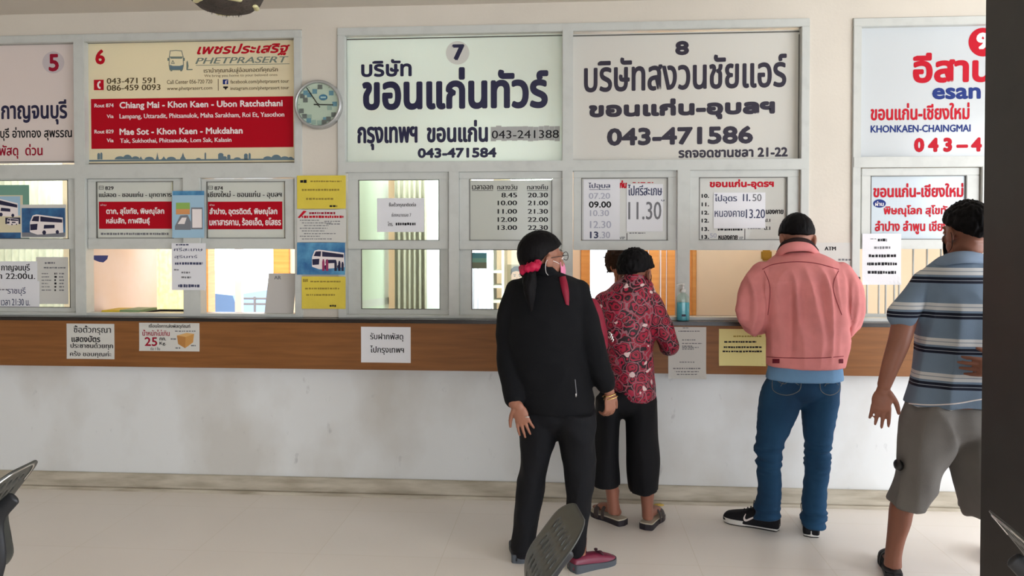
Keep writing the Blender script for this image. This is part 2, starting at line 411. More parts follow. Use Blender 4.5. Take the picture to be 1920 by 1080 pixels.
# ------------------------------------------------------------------ window bays
def member(bm, x0, x1, z0, z1, yf=YF-.012, yb=YF+.07, bev=.003): box(bm, x0, x1, yf, yb, z0, z1, bev)
def X(px, py=450): return P(px, py, YF).x
def Zp(py, px): return P(px, py, YF).z
NW = [0]
def bay(xo0, xo1, ztop, posts, zhead0, zhead1):
    """outer aluminium frame of a bay with its transom and posts"""
    NW[0] += 1; bm = nb(); zb = zCt; t = .045
    member(bm, xo0, xo1, ztop-t, ztop); member(bm, xo0, xo0+t, zb, ztop-t, YF-.013); member(bm, xo1-t, xo1, zb, ztop-t, YF-.013)
    member(bm, xo0+.004, xo1-.004, zhead0, zhead1, YF-.016, YF+.066)
    for a, b, full in posts: member(bm, a, b, zb+.001, ztop-.006 if full else zhead0+.01, YF-.0145, YF+.068)
    member(bm, xo0+.002, xo1-.002, zb, zb+.018, YF-.0115, YF+.072)
    return struct(obj('window_%d' % NW[0], bm, M['alu']))
def sash(win, ox0, oy0, ox1, oy1, gx0, gy0, gx1, gy1, dy=0.0, pane=None, label='sash'):
    """a sliding sash: four rails around a pane (photo rectangles on the frame plane)"""
    yf = YF+.004+dy; yb = yf+.03
    ym = (gy0+gy1)/2; xm = (gx0+gx1)/2
    a, b, c, d = P(ox0, ym, yf).x, P(ox1, ym, yf).x, P(gx0, ym, yf).x, P(gx1, ym, yf).x
    zt_, zb_, gt, gb = P(xm, oy0, yf).z, P(xm, oy1, yf).z, P(xm, gy0, yf).z, P(xm, gy1, yf).z
    bm = nb(); bv = .003
    box(bm, a, b, yf, yb, gt, zt_, bv); box(bm, a, b, yf, yb, zb_, gb, bv)
    box(bm, a, c, yf+.001, yb-.001, gb, gt, bv); box(bm, d, b, yf+.001, yb-.001, gb, gt, bv)
    s = obj('sash', bm, M['alu'], win)
    bm = nb(); g = .0035; y0 = yf+.011
    for q in ((c, d, gt-g, gt), (c, d, gb, gb+g), (c, c+g, gb, gt), (d-g, d, gb, gt)): box(bm, q[0], q[1], yf+.002, y0, q[2], q[3])
    obj('gasket', bm, M['alu_dark'], s)
    bm = nb(); box(bm, c, d, yf+.014, yf+.018, gb, gt); obj('glass_pane', bm, pane or M['glass'], s)
    return s
zh = lambda px, y0, y1: (Zp(y1, px), Zp(y0, px))
h0, h1 = zh(350, 307, 334)
wA = bay(xa0+.9, xa1, Zp(62, 300), [(X(143), X(163), True), (X(345), X(377), False), (X(-330), X(-310), True)], h0, h1)
sash(wA, -160, 325, 142, 467, -150, 338, 127, 448); sash(wA, -160, 465, 142, 598, -150, 466, 131, 576, dy=.034)
sash(wA, 164, 335, 344, 467, 180, 340, 324, 447); sash(wA, 377, 335, 551, 467, 387, 340, 534, 447)
h0, h1 = zh(1075, 301, 321)
wC = bay(xc0, xc1, Zp(44, 1075), [(X(1054), X(1074), True), (X(842), X(861), False), (X(1269), X(1293), False)], h0, h1)
sash(wC, 652, 322, 841, 467, 672, 337, 823, 451); sash(wC, 652, 466, 841, 598, 677, 467, 825, 580, dy=.034)
sash(wC, 861, 321, 1054, 468, 880, 335, 1035, 451); sash(wC, 861, 467, 1054, 600, 884, 468, 1036, 581, dy=.034)
sash(wC, 1075, 318, 1268, 469, 1090, 333, 1252, 451); sash(wC, 1293, 317, 1498, 469, 1311, 332, 1476, 450)
h0, h1 = zh(1700, 294, 314)
wE = bay(xe0, xe1, Zp(33, 1720), [(X(1838), X(1858), False), (X(2060), X(2080), True)], h0, h1)
sash(wE, 1615, 315, 1836, 467, 1633, 329, 1812, 449); sash(wE, 1859, 314, 2058, 467, 1876, 328, 2040, 449)

# ------------------------------------------------------------------ header signs
YS = YF+.03
def signboard(label, x0, y0, x1, y1, face, tr=.5, name='signboard'):
    b = P((x0+x1)/2, y1, YS); t = thing(name, label, 'sign', (b.x, YS+.004, b.z))
    bm = nb(); pbox(bm, x0-4, y0-4, x1+4, y1+4, YS, YS+.008); obj('panel', bm, face, t)
    bm = nb(); g = 1.5
    for q in ((x0-2, y0-2, x1+2, y0-2+g*1.4), (x0-2, y1+2-g, x1+2, y1+2), (x0-2, y0-2+g*1.4, x0-2+g, y1+2-g), (x1+2-g*1.3, y0-2+g*1.4, x1+2, y1+2-g)): pbox(bm, *q, YS-.004, YS-.0005)
    obj('gasket', bm, M['alu_dark'], t)
    return t
YT = YS-.0012
f5 = acrylic('sign_face_pinkish', c8(230, 220, 216), .25); f6 = acrylic('sign_face_cream', c8(236, 230, 206), .4)
f7 = acrylic('sign_face_white', c8(232, 240, 238), .62); f8 = acrylic('sign_face_grey', c8(226, 225, 219), .25); f9 = acrylic('sign_face_cool_white', c8(212, 217, 220), .2)
t = signboard('pinkish white sign with a red 5 above a window, at the left end', -260, 86, 141, 303, f5)
bm = nb(); pdisc(bm, 100, 117, 20.5, 20.5, YT+.0004, 0); obj('number_disc', bm, M['violet_disc'], t)
bm = nb(); text(bm, '5', 91, 101, 110.5, 134, YT, 0, 3); obj('number', bm, M['dark_red_ink'], t)
bm = nb(); text(bm, 'กาญจนบุรี', 2, 187, 126, 234, YT, 0, 2.2); text(bm, 'สระบุรี อ่างทอง สุพรรณ', -24, 238, 135, 264, YT, 1, 1); text(bm, 'ส่งพัสดุ  ด่วน', -24, 270, 80, 298, YT, 2, 1.2)
obj('lettering', bm, [M['navy'], M['black_ink'], M['dark_red_ink']], t)

t = signboard('cream sign with a red route band and a red 6', 163, 78, 552, 304, f6)
bm = nb(); text(bm, '6', 178.5, 92.5, 197, 121, YT, 0, 3); obj('number', bm, M['red_ink'], t)
bm = nb(); prect(bm, 171, 183, 550, 277.5, YT+.0004); obj('route_band', bm, M['red_band'], t)
bm = nb(); B = 1.1
text(bm, 'Rout 874', 177, 194, 213, 201.5, YT, 0, .5); text(bm, 'Chiang Mai - Khon Kaen - Ubon Ratchathani', 224, 189, 530, 205, YT, 0, B)
text(bm, 'Via', 200, 214.5, 213, 221.5, YT, 0, .5); text(bm, 'Lampang, Uttaradit, Phitsanulok, Maha Sarakham, Roi Et, Yasothon', 224, 211.5, 533, 223.5, YT, 0, .6)
text(bm, 'Rout 829', 177, 243, 213, 250.5, YT, 0, .5); text(bm, 'Mae Sot - Khon Kaen - Mukdahan', 224, 239.5, 455, 252, YT, 0, B)
text(bm, 'Via', 200, 259.5, 213, 267, YT, 0, .5); text(bm, 'Tak, Sukhothai, Phitsanulok, Lom Sak, Kalasin', 225, 258.5, 434, 268.5, YT, 0, .6)
obj('route_lettering', bm, M['white_ink'], t)
bm = nb(); text(bm, 'เพชรประเสริฐ', 369, 81.5, 544, 105, YT, 0, 1.8, slant=.28); text(bm, 'PHETPRASERT', 366, 106.5, 541, 119, YT, 1, .9, slant=.28)
prect(bm, 367, 120.6, 543, 121.6, YT, 1); text(bm, 'เรานำคุณกลับสู่อ้อมกอดที่คุณรัก', 382, 126, 521, 138, YT, 2, .4); text(bm, 'We bring you home to your beloved ones', 383, 138.8, 520, 144.8, YT, 2, 0)
text(bm, '043-471 591', 200, 145.5, 291, 157, YT, 2, .8); text(bm, '086-459 0093', 200, 158.3, 301, 170, YT, 2, .8)
text(bm, 'Call Center 056-720 720', 313, 149.5, 398, 157, YT, 2, .2); text(bm, 'www.phetprasert.com', 313, 162, 398, 170.5, YT, 2, .2)
text(bm, 'facebook.com/phetprasert tour', 432, 149, 542, 158, YT, 2, .2); text(bm, 'instagram.com/phetprasert tour', 432, 161.5, 542, 170, YT, 2, .2)
prect(bm, 408.6, 148, 409.8, 170, YT, 2)
obj('contact_lettering', bm, [M['red_ink'], M['teal_grey'], M['brown_ink']], t)
bm = nb(); prect(bm, 176, 149.5, 194.5, 169, YT, 0)
ppoly(bm, [(186, 152), (188.5, 152), (188.5, 155.5), (186.3, 156), (185.3, 159.3), (186.3, 162.6), (188.5, 163), (188.5, 166.6), (186, 166.6), (183, 163.5), (182, 159.3), (183, 155)], YT-.0005, 1)
prect(bm, 417.8, 149, 427.8, 158, YT, 2); text(bm, 'f', 421.5, 150.5, 426.5, 158, YT-.0005, 1, .6)
ppoly(bm, [(418.5, 162), (427.5, 162), (427.5, 165), (425.5, 165), (423, 169), (420.5, 165), (418.5, 165)], YT, 3)
obj('contact_icons', bm, [M['red_ink'], M['white_ink'], M['blue_ink'], M['black_ink']], t)
def stroke(bm, pts, wd, Y, mi=0, closed=False):
    n = len(pts)
    for i in range(n if closed else n-1):
        (ax, ay), (bx, by) = pts[i], pts[(i+1) % n]; L = math.hypot(bx-ax, by-ay) or 1; ox, oy = -(by-ay)/L*wd/2, (bx-ax)/L*wd/2
        ex, ey = (bx-ax)/L*wd*.3, (by-ay)/L*wd*.3
        ppoly(bm, [(ax+ox-ex, ay+oy-ey), (bx+ox+ex, by+oy+ey), (bx-ox+ex, by-oy+ey), (ax-ox-ex, ay-oy-ey)], Y, mi)
bm = nb()
stroke(bm, [(319, 95.5), (330, 94.5), (340.5, 95.5), (343.5, 107), (344, 122), (342, 131), (318.5, 131), (317, 122), (317.5, 107)], 1.4, YT, 0, True)
ppoly(bm, [(318, 106), (343, 106), (341, 110), (320, 110)], YT, 0); ppoly(bm, [(318, 121.5), (324, 123.5), (337, 123.5), (343.5, 121.5), (342, 131), (319, 131)], YT, 1)
prect(bm, 319.5, 130, 323, 133.5, YT, 0); prect(bm, 338, 130, 341.5, 133.5, YT, 0); prect(bm, 314, 108.5, 317, 114, YT, 0); prect(bm, 344, 108.5, 346.5, 114, YT, 0)
stroke(bm, [(321.5, 119), (324, 113.5), (327, 119)], 1.2, YT, 0, True)
ppoly(bm, [(349.5, 117), (351, 113), (352.5, 117), (353.5, 124), (352, 131), (349.5, 131)], YT, 0); prect(bm, 350, 129.5, 361, 131.5, YT, 0)
obj('bus_emblem', bm, [M['teal_grey'], M['slate_blue']], t)
bm = nb(); rs = random.Random(4)
prect(bm, 165, 298.5, 552, 301.5, YT)
for cx, wd, hh, k in [(185, 5, 12, 1), (190, 4, 13, 1), (225, 20, 6, 0), (239, 18, 9, 0), (254, 16, 6, 0), (264, 8, 6, 2), (280, 18, 5, 0), (295, 6, 14, 2), (307, 10, 6, 2), (321, 18, 5, 0), (343, 12, 13, 2), (372, 10, 3, 0), (385, 3, 13, 1), (414, 10, 12, 1), (421, 8, 6, 1), (429, 6, 9, 1), (445, 14, 4, 0), (461, 7, 11, 1), (468, 4, 12, 1), (502, 18, 6, 0), (518, 20, 9, 0), (534, 18, 6, 0), (545, 10, 5, 0)]:
    if k == 0: ppoly(bm, [(cx-wd/2, 299)]+[(cx-wd/2*math.cos(a*PI/10), 299-hh*math.sin(a*PI/10)) for a in range(1, 10)]+[(cx+wd/2, 299)], YT)
    elif k == 1: ppoly(bm, [(cx-wd/2, 299), (cx-wd/2, 299-hh*.8), (cx-wd/4, 299-hh), (cx+wd/4, 299-hh), (cx+wd/2, 299-hh*.8), (cx+wd/2, 299)], YT)
    else: ppoly(bm, [(cx-wd/2, 299), (cx-wd/5, 299-hh*.45), (cx, 299-hh), (cx+wd/5, 299-hh*.45), (cx+wd/2, 299)], YT)
obj('skyline_print', bm, M['slate_blue'], t)

t = signboard('glowing greenish white sign with navy lettering and a 7', 651, 71, 1054, 302, f7)
bm = nb(); pdisc(bm, 858, 99, 22, 22, YT+.0004); obj('number_disc', bm, M['disc_grey'], t)
bm = nb(); text(bm, '7', 847.5, 83, 871, 115.5, YT, 0, 5); obj('number', bm, M['navy'], t)
bm = nb(); text(bm, 'บริษัท', 677, 111, 772, 144, YT, 0, 2.6); text(bm, 'ขอนแก่นทัวร์', 679, 126, 1028, 205, YT, 0, 5.6)
text(bm, 'กรุงเทพฯ', 670, 237, 783, 281.5, YT, 0, 3); text(bm, 'ขอนแก่น', 800, 225, 915, 267, YT, 0, 3); text(bm, '043-471584', 783, 277, 931, 296, YT, 0, 2.4)
obj('lettering', bm, M['navy'], t)
bm = nb(); rs = random.Random(2)
for i in range(13): prect(bm, 920+i*10, 236.5+rs.uniform(-1, 1.5), 920.2+(i+1)*9.95, 264+rs.uniform(-1.5, 1), YT+.0003)
obj('number_patch', bm, mat('greyish_tape', c8(168, 168, 166), .5), t)
bm = nb(); text(bm, '043-241388', 922, 244, 1048, 259.5, YT-.0004, 0, .3); obj('patch_lettering', bm, M['black_ink'], t)

t = signboard('grey white sign with dark lettering and an 8', 1072, 64, 1497, 299, f8)
bm = nb(); text(bm, '8', 1266, 76.5, 1292, 103.5, YT, 0, 4); obj('number', bm, M['plum'], t)
bm = nb(); text(bm, 'บริษัทสงวนชัยแอร์', 1095, 104, 1475, 168.5, YT, 0, 2.8, tilt=5); text(bm, 'ขอนแก่น-อุบลฯ', 1104, 184, 1453, 225, YT, 0, 5, tilt=3)
text(bm, '043-471586', 1138, 238, 1412, 271.5, YT, 0, 4, tilt=2); text(bm, 'รถจอดชานชลา 21-22', 1272, 277, 1477, 295, YT, 0, 1.8, tilt=1)
obj('lettering', bm, M['plum'], t)

t = signboard('cool white sign with red lettering cut off by the dark pillar', 1614, 48, 1996, 293, f9)
bm = nb(); pdisc(bm, 1843, 79, 27, 27, YT+.0004); obj('number_disc', bm, M['red_ink'], t)
bm = nb(); text(bm, '9', 1831, 61, 1855, 95, YT, 0, 5); obj('number', bm, M['white_ink'], t)
bm = nb(); text(bm, 'อีสาน', 1712, 98, 1860, 155, YT, 0, 5); text(bm, 'esan', 1748, 164, 1839, 186, YT, 1, 3)
text(bm, 'ขอนแก่น-เชียงใหม่', 1632.5, 193, 1818, 225, YT, 0, 1.8); text(bm, 'KHONKAEN-CHAINGMAI', 1632.5, 234, 1820, 248, YT, 1, 1); text(bm, '0 4 3 – 4', 1714, 258, 1841, 285, YT, 0, 4)
obj('lettering', bm, [M['red_ink'], M['blue_ink']], t)

# ------------------------------------------------------------------ printed plates in the sashes
YQ = YF+.0155
def sheet(name, label, cat, x0, y0, x1, y1, Y, face, curl=.004, rot=0.0, group=None, th=.0008, child='sheet'):
    b = P((x0+x1)/2, y1, Y); t = thing(name, label, cat, (b.x, Y, b.z), group)
    ym, xm = (y0+y1)/2, (x0+x1)/2; a, c, zt_, zb_ = P(x0, ym, Y).x, P(x1, ym, Y).x, P(xm, y0, Y).z, P(xm, y1, Y).z
    bm = nb(); n = 10; rows = []
    for k, dy in ((0, 0), (1, th)):
        g = [[bm.verts.new((a+(c-a)*i/n+rot*(zt_-(zt_+(zb_-zt_)*j/n)), Y+dy-curl*((j/n)**8*(abs(2*i/n-1)**3)), zt_+(zb_-zt_)*j/n)) for i in range(n+1)] for j in range(n+1)]
        rows.append(g)
        for j in range(n):
            for i in range(n):
                q = (g[j][i], g[j+1][i], g[j+1][i+1], g[j][i+1]); bm.faces.new(q if k == 0 else tuple(reversed(q)))
    A, Bk = rows
    edge = [(0, i) for i in range(n)]+[(j, n) for j in range(n)]+[(n, i) for i in range(n, 0, -1)]+[(j, 0) for j in range(n, 0, -1)]
    for (j, i), (j2, i2) in zip(edge, edge[1:]+edge[:1]): bm.faces.new((A[j][i], A[j2][i2], Bk[j2][i2], Bk[j][i]))
    obj(child, bm, face, t, smooth=False)
    return t
K = {'r': M['red_ink'], 'k': M['black_ink'], 'w': M['white_ink'], 'g': M['grey_ink'], 'f': M['faint_ink'], 'p': M['pen_ink'], 'd': M['dark_red_ink'], 'n': M['navy']}
def write(t, Y, items, name='lettering'):
    """items: (text, x0, y0, x1, y1, ink[, bold]) or ('~', x0, x1, y, h, ink) for unreadably small print"""
    keys = []; bm = nb(); rs = random.Random(len(items)*13+int(items[0][1]))
    for it in items:
        if it[0] == '~':
            if it[5] not in keys: keys.append(it[5])
            dashes(bm, it[1], it[2], it[3], it[4], Y, keys.index(it[5]), rs)
        elif it[0] == '-':
            if it[5] not in keys: keys.append(it[5])
            prect(bm, *it[1:5], Y, keys.index(it[5]))
        else:
            if it[5] not in keys: keys.append(it[5])
            text(bm, *it[:5], Y, keys.index(it[5]), *(it[6:] or (0.5,)))
    return obj(name, bm, [K[k] for k in keys], t)
E_ = .0008
plate = acrylic('route_plate_white', c8(222, 224, 216), .2); M['plate'] = plate
t = sheet('route_plate', 'white and red route plate numbered 829, left of the blue and green poster', 'sign', 181, 341, 323, 446.5, YQ-.001, plate, 0, child='plate')
bm = nb(); prect(bm, 185.5, 378, 322, 429, YQ-.001-E_); obj('red_band', bm, M['red_band'], t)
bm = nb(); stroke(bm, [(186, 349), (194, 349), (194, 355), (186, 355)], .8, YQ-.001-E_, 0, True); prect(bm, 186, 351.5, 194, 352.3, YQ-.001-E_); obj('bus_icon', bm, M['black_ink'], t)
write(t, YQ-.001-2*E_, [('829', 197, 349, 213, 356.5, 'k', .6), ('แม่สอด - ขอนแก่น - มุกดาหาร', 185.5, 359, 322, 372.5, 'k', .7), ('ผ่าน', 188.5, 382, 199, 386, 'w', 0), ('ตาก, สุโขทัย, พิษณุโลก', 199, 389, 308, 404.5, 'w', 1), ('หล่มสัก, กาฬสินธุ์', 199, 407, 281, 422.5, 'w', 1), ('~', 189, 316, 438.5, 4.5, 'g')])
t = sheet('route_plate', 'white and red route plate numbered 874, right of the blue and green poster', 'sign', 388, 341, 533, 446.5, YQ-.001, plate, 0, child='plate')
bm = nb(); prect(bm, 390, 378, 529.5, 430, YQ-.001-E_); obj('red_band', bm, M['red_band'], t)
bm = nb(); stroke(bm, [(390.5, 349), (398.5, 349), (398.5, 355), (390.5, 355)], .8, YQ-.001-E_, 0, True); prect(bm, 390.5, 351.5, 398.5, 352.3, YQ-.001-E_); obj('bus_icon', bm, M['black_ink'], t)
write(t, YQ-.001-2*E_, [('874', 402, 349, 418, 356.5, 'k', .6), ('เชียงใหม่ - ขอนแก่น - อุบลฯ', 390, 357.5, 528, 373, 'k', .7), ('ผ่าน', 393, 382, 402, 386, 'w', 0), ('ลำปาง, อุตรดิตถ์, พิษณุโลก', 392.5, 389, 520, 405.5, 'w', 1), ('มหาสารคาม, ร้อยเอ็ด, ยโสธร', 392.5, 408, 527, 424.5, 'w', 1)])
pl2 = acrylic('timetable_plate_grey', c8(208, 210, 202), .2)
t = sheet('timetable_plate', 'grey timetable plate with two columns of departure times behind the ponytail woman', 'sign', 880, 338, 1036, 452, YQ-.001, pl2, 0, child='plate')
it = [('เวลาออก', 885, 347, 924.5, 355.5, 'k', .6), ('กลางวัน', 932, 345.5, 970, 355.5, 'k', .6), ('กลางคืน', 988, 345.5, 1027.5, 355.5, 'k', .6), ('-', 885, 356.6, 924.5, 357.5, 'k'), ('-', 932, 356.6, 970, 357.5, 'k'), ('-', 988, 356.6, 1027.5, 357.5, 'k')]
for s, x, y in (('8.45', 940, 361), ('10.00', 933, 375.7), ('11.00', 933, 391.5), ('12.00', 933, 406.8), ('13.00', 933, 422)): it.append((s, x, y, 969.5, y+9.6, 'k', .9))
for i, s in enumerate(('20.30', '21.00', '21.30', '22.00', '22.30', '23.00')): it.append((s, 989.5, (361, 375.7, 391.5, 406.8, 422, 437)[i], 1027.5, (361, 375.7, 391.5, 406.8, 422, 437)[i]+9.6, 'k', .9))
write(t, YQ-.001-E_, it)
pl3 = acrylic('destination_plate_grey', c8(214, 213, 206), .2)
t = sheet('destination_plate', 'grey destination plate half covered by two handwritten sheets', 'sign', 1091, 334, 1251, 450.5, YQ, pl3, 0, child='plate')
it = [('ก่น', 1161, 338, 1175.5, 353, 'r', 2), ('VIP', 1161, 443.5, 1172, 448.8, 'g', .5), ('-', 1175, 437, 1176.2, 450.5, 'k'), ('~', 1180, 1210, 437, 2.2, 'g')]
for i, x in enumerate((1186, 1196, 1201, 1207, 1214, 1222)): it.append(('-', x, 341.6, x+(6 if i % 2 == 0 else 3), 343.2, 'r'))
write(t, YQ-E_, it)
t = sheet('handwritten_notice', 'narrow white sheet with a handwritten column of times from 07.20 to 13.30', 'paper', 1094, 336, 1162, 450, YQ-.003, M['paper'], .003)
write(t, YQ-.003-E_, [('ไปอุบล', 1103, 342, 1144, 356, 'p', .8), ('-', 1105, 355, 1144, 355.8, 'p'), ('07.20', 1104, 361.5, 1144, 373, 'f', .6), ('09.00', 1104, 377.5, 1146, 389.5, 'k', 1.0), ('10.30', 1106, 393.5, 1142, 405.5, 'f', .7), ('12.30', 1106, 414, 1146, 428, 'f', .7), ('13', 1106, 434, 1122, 447, 'p', 1.2), ('.30', 1124, 434, 1144, 447, 'f', .8)])
t = sheet('handwritten_notice', 'white sheet with a large handwritten 11.30 on a window sash', 'paper', 1175, 345, 1243, 434, YQ-.003, M['paper'], .003)
write(t, YQ-.003-E_, [('ไปศรีสะเกษ', 1177, 345.5, 1241.5, 367, 'p', .9), ('11.30', 1178, 378, 1240, 412, 'g', .7), ('น', 1240, 374, 1245.5, 377.5, 'p', .3)])
t = sheet('destination_plate', 'grey destination plate with red heading and printed hours beside the pink jacket', 'sign', 1311, 333, 1475, 449.5, YQ, pl3, 0, child='plate')
it = [('ขอนแก่น-อุดรฯ', 1330.5, 336, 1451, 355, 'r', 1.8), ('หนองคาย', 1347, 441, 1383, 450, 'k', 1.0), ('VIP', 1385, 443.5, 1393.5, 448.5, 'g', .2), ('-', 1396, 429, 1397.2, 449.5, 'k'), ('นองคาย', 1436, 393, 1469, 401.5, 'k', 1.0), ('ป.1', 1434.5, 409.5, 1444.2, 416.5, 'k', .7), ('ป.1', 1433, 424, 1444.2, 431.5, 'k', .7), ('~', 1346, 1392, 430.5, 4, 'k'), ('~', 1402, 1428, 428.5, 2, 'g'), ('50', 1331, 437, 1344, 446, 'f', .5)]
for s, y in (('10.', 363.5), ('11.', 379.5), ('12.', 395), ('12.', 409.8), ('13.', 425.6), ('13.', 440.5)): it.append((s, 1315.5, y, 1329.5, y+7.6, 'k', 1.0))
write(t, YQ-E_, it)
t = sheet('handwritten_notice', 'white sheet handwritten 11.50 and 13.20 taped over the printed hours', 'paper', 1338, 361, 1435, 428, YQ-.003, M['paper'], .004)
write(t, YQ-.003-E_, [('ไปอุดร', 1339.5, 363.5, 1382, 382, 'p', .8), ('11.', 1393, 363.5, 1407, 377.5, 'p', 1.1), ('50', 1411, 363.5, 1428, 377.5, 'g', .4), ('หนองคาย', 1340, 395, 1396, 407, 'p', .4), ('13.20', 1398.5, 392, 1434.5, 409.5, 'p', .6)])
pl4 = acrylic('destination_plate_pale_blue', c8(206, 217, 224), .2)
t = sheet('destination_plate', 'pale blue white destination plate with red lettering beside the dark pillar', 'sign', 1633, 330, 1812, 448.5, YQ, pl4, 0, child='plate')
bm = nb(); pdisc(bm, 1649, 381.5, 12, 7.8, YQ-E_); obj('oval_patch', bm, M['blue_ink'], t)
write(t, YQ-2*E_, [('ขอนแก่น-เชียงใหม่', 1637.5, 343.5, 1806.5, 370, 'r', 1.7), ('ผ่าน', 1641, 377, 1657, 386.5, 'w', .6), ('พิษณุโลก สุโขทัย', 1657, 384.5, 1786, 407, 'r', 1.3), ('ลำปาง ลำพูน เชียงราย', 1640.6, 413.5, 1806, 439.5, 'r', 1.3)])
t = sheet('printed_notice', 'white printed notice hanging from the sash left of the striped shirt', 'paper', 1616.5, 438, 1689.5, 534, YF-.004, M['paper'], .008)
write(t, YF-.004-E_, [('~', 1632, 1643, 448, 1.5, 'g'), ('~', 1646, 1663, 450, 6, 'k'), ('~', 1639, 1670, 464.5, 5, 'g'), ('~', 1629, 1681, 479.8, 6, 'k'), ('~', 1626, 1683, 494.8, 6, 'k'), ('~', 1627, 1682, 510.8, 6, 'k')])
t = sheet('printed_notice', 'ticket machine notice reading ATM on the white wall column', 'paper', 1512, 455, 1602, 514, YF-.0022, M['paper_grey'], .004)
write(t, YF-.0022-E_, [('ATM', 1546, 462, 1567.5, 470, 'k', .9), ('~', 1572, 1596, 487, 4, 'g')])

# ------------------------------------------------------------------ papers and posters on the frames
t = sheet('printed_notice', 'small white notice on the glass of the leftmost window under the 7', 'paper', 707, 371.5, 795.5, 435, YF+.013, M['paper'], .002)
write(t, YF+.013-E_, [('ซื้อตั๋วกรุณาติดต่อ', 729, 379.5, 780, 389.5, 'k', .4), ('ช่องหมายเลข 7', 734, 398.5, 771, 406.5, 'g', .4), ('โทร.', 727, 415.5, 737, 424, 'k', .3), ('~', 742, 779, 420, 5.5, 'k')])
def column_sheet(label, x0, y0, x1, y1, face, name='printed_notice', cat='paper', dy=.0):
    return sheet(name, label, cat, x0, y0, x1, y1, YF-.018-dy, face, .003)
YS2 = YF-.0188
t = column_sheet('yellow printed sheet, topmost of the four on the column below the clock', 557, 329, 648.5, 391.5, M['yellow_paper'])
gold_ink = mat('ochre_ink', c8(150, 128, 40), .6); K['o'] = gold_ink
write(t, YS2, [('~', 563, 576, 340, 6, 'k'), ('~', 582, 640, 340, 3, 'o'), ('~', 566, 636, 356, 4, 'o'), ('~', 574, 626, 373, 4, 'o'), ('~', 618, 632, 386.5, 4, 'k')])
t = column_sheet('white sheet with a red heading between yellow and blue sheets', 557, 393, 648.5, 454, M['paper_grey'])
it = [('~', 580, 630, 399.5, 4.5, 'd'), ('~', 566, 644, 406.5, 5, 'r')]+[('~', 562+4*(i % 3), 600+14*(i % 2)+8*(i % 3), 413+5*i, 1.8, 'g') for i in range(8)]+[('~', 608, 640, 415, 2, 'g'), ('~', 612, 640, 420, 2, 'g')]
write(t, YS2, it); bm = nb(); ppoly(bm, [(558, 408), (569, 395), (575, 396), (562, 409)], YS2); obj('red_ribbon_print', bm, M['red_ink'], t)
def bus_print(t, Y, x, y, s, skew=0.0):
    """printed picture of a white double-deck coach"""
    w_, d_, l_ = nb(), nb(), nb()
    q = lambda u, v: (x+u*s, y+(v+skew*u)*s)
    ppoly(w_, [q(0, 32), q(0, 14), q(5, 2), q(12, 0), q(60, 6), q(61, 33), q(40, 35), q(14, 37)], Y)
    ppoly(d_, [q(3, 12), q(7, 3.5), q(17, 3), q(16, 13)], Y-.0005); ppoly(d_, [q(19, 3.5), q(59, 9), q(59, 15), q(19, 13)], Y-.0005)
    ppoly(d_, [q(.5, 18), q(14, 17), q(13, 28), q(1, 29)], Y-.0005); ppoly(d_, [q(26, 19), q(45, 19), q(45, 25), q(25, 26)], Y-.0005)
    pdisc(d_, *q(26, 33), 3.4*s, 4*s, Y-.0006, 0, 20); pdisc(d_, *q(50, 32), 3*s, 3.6*s, Y-.0006, 0, 20)
    for m_ in (d_,): w_.from_mesh(_mesh(m_, 1))
    return obj('coach_print', w_, [M['white_ink'], M['navy']], t)
def _mesh(bm, mi):
    for f in bm.faces: f.material_index = mi
    me = bpy.data.meshes.new('x'); bm.to_mesh(me); bm.free(); return me
t = column_sheet('blue poster of a white coach with people, third of the column sheets', 557, 455, 647, 515, M['sky_print'], 'coach_poster', 'poster')
bus_print(t, YS2, 585, 468, 1.0)
bm = nb()
for x, h, m_ in ((604, 22, 0), (611, 22, 0), (627, 20, 1), (634, 19, 1), (640, 17, 1)):
    ppoly(bm, [(x, 508), (x, 508-h*.75), (x+1.2, 508-h), (x+3.4, 508-h), (x+4.6, 508-h*.75), (x+4.6, 508)], YS2-.0012, m_)
obj('people_print', bm, [mat('magenta_print', c8(150, 40, 90), .5), M['navy']], t)
t = column_sheet('yellow printed sheet, lowest of the four on the column below the clock', 565.7, 518.5, 648, 579, M['yellow_paper'])
write(t, YS2, [('~', 568, 577, 526, 6, 'o'), ('~', 582, 640, 528, 3, 'o'), ('~', 572, 636, 541, 3.5, 'o'), ('~', 574, 630, 553, 3.5, 'o'), ('~', 618, 630, 573.5, 4, 'k')])
t = column_sheet('blue and green poster on the mullion between the two route plates', 323, 358, 383, 446, M['pale_blue'], 'app_poster', 'poster', .002)
bm = nb(); prect(bm, 324, 358, 383, 366, YS2-.002, 0); prect(bm, 330, 380, 356, 392, YS2-.002, 1); prect(bm, 330, 392, 356, 402, YS2-.002, 2)
ppoly(bm, [(328, 424), (338, 404), (352, 403), (358, 416), (358, 431), (328, 431)], YS2-.002, 3); ppoly(bm, [(333, 420), (341, 408), (350, 408), (346, 420)], YS2-.0026, 4)
prect(bm, 358.5, 389, 380, 430, YS2-.0026, 3); prect(bm, 360.5, 392, 378.5, 427, YS2-.0032, 4)
obj('poster_print', bm, [M['sky_print'], M['leaf_print'], M['orange_print'], M['asphalt_print'], M['white_ink']], t)
t = column_sheet('crumpled handwritten sheet on the mullion below the blue and green poster', 322, 456, 386, 544, M['paper'], 'handwritten_notice', 'paper', .002)
write(t, YS2-.002, [('~', 330, 355, 459, 3, 'p'), ('ศรีสะเกษ', 326, 464, 380, 471, 'p', .4), ('สุรินทร์', 327, 478, 370, 486, 'p', .4), ('~', 328, 380, 494, 5, 'p'), ('~', 326, 336, 506, 3, 'g'), ('~', 340, 356, 511, 4, 'g'), ('~', 340, 358, 520, 4, 'g'), ('~', 334, 374, 536, 6, 'p')])
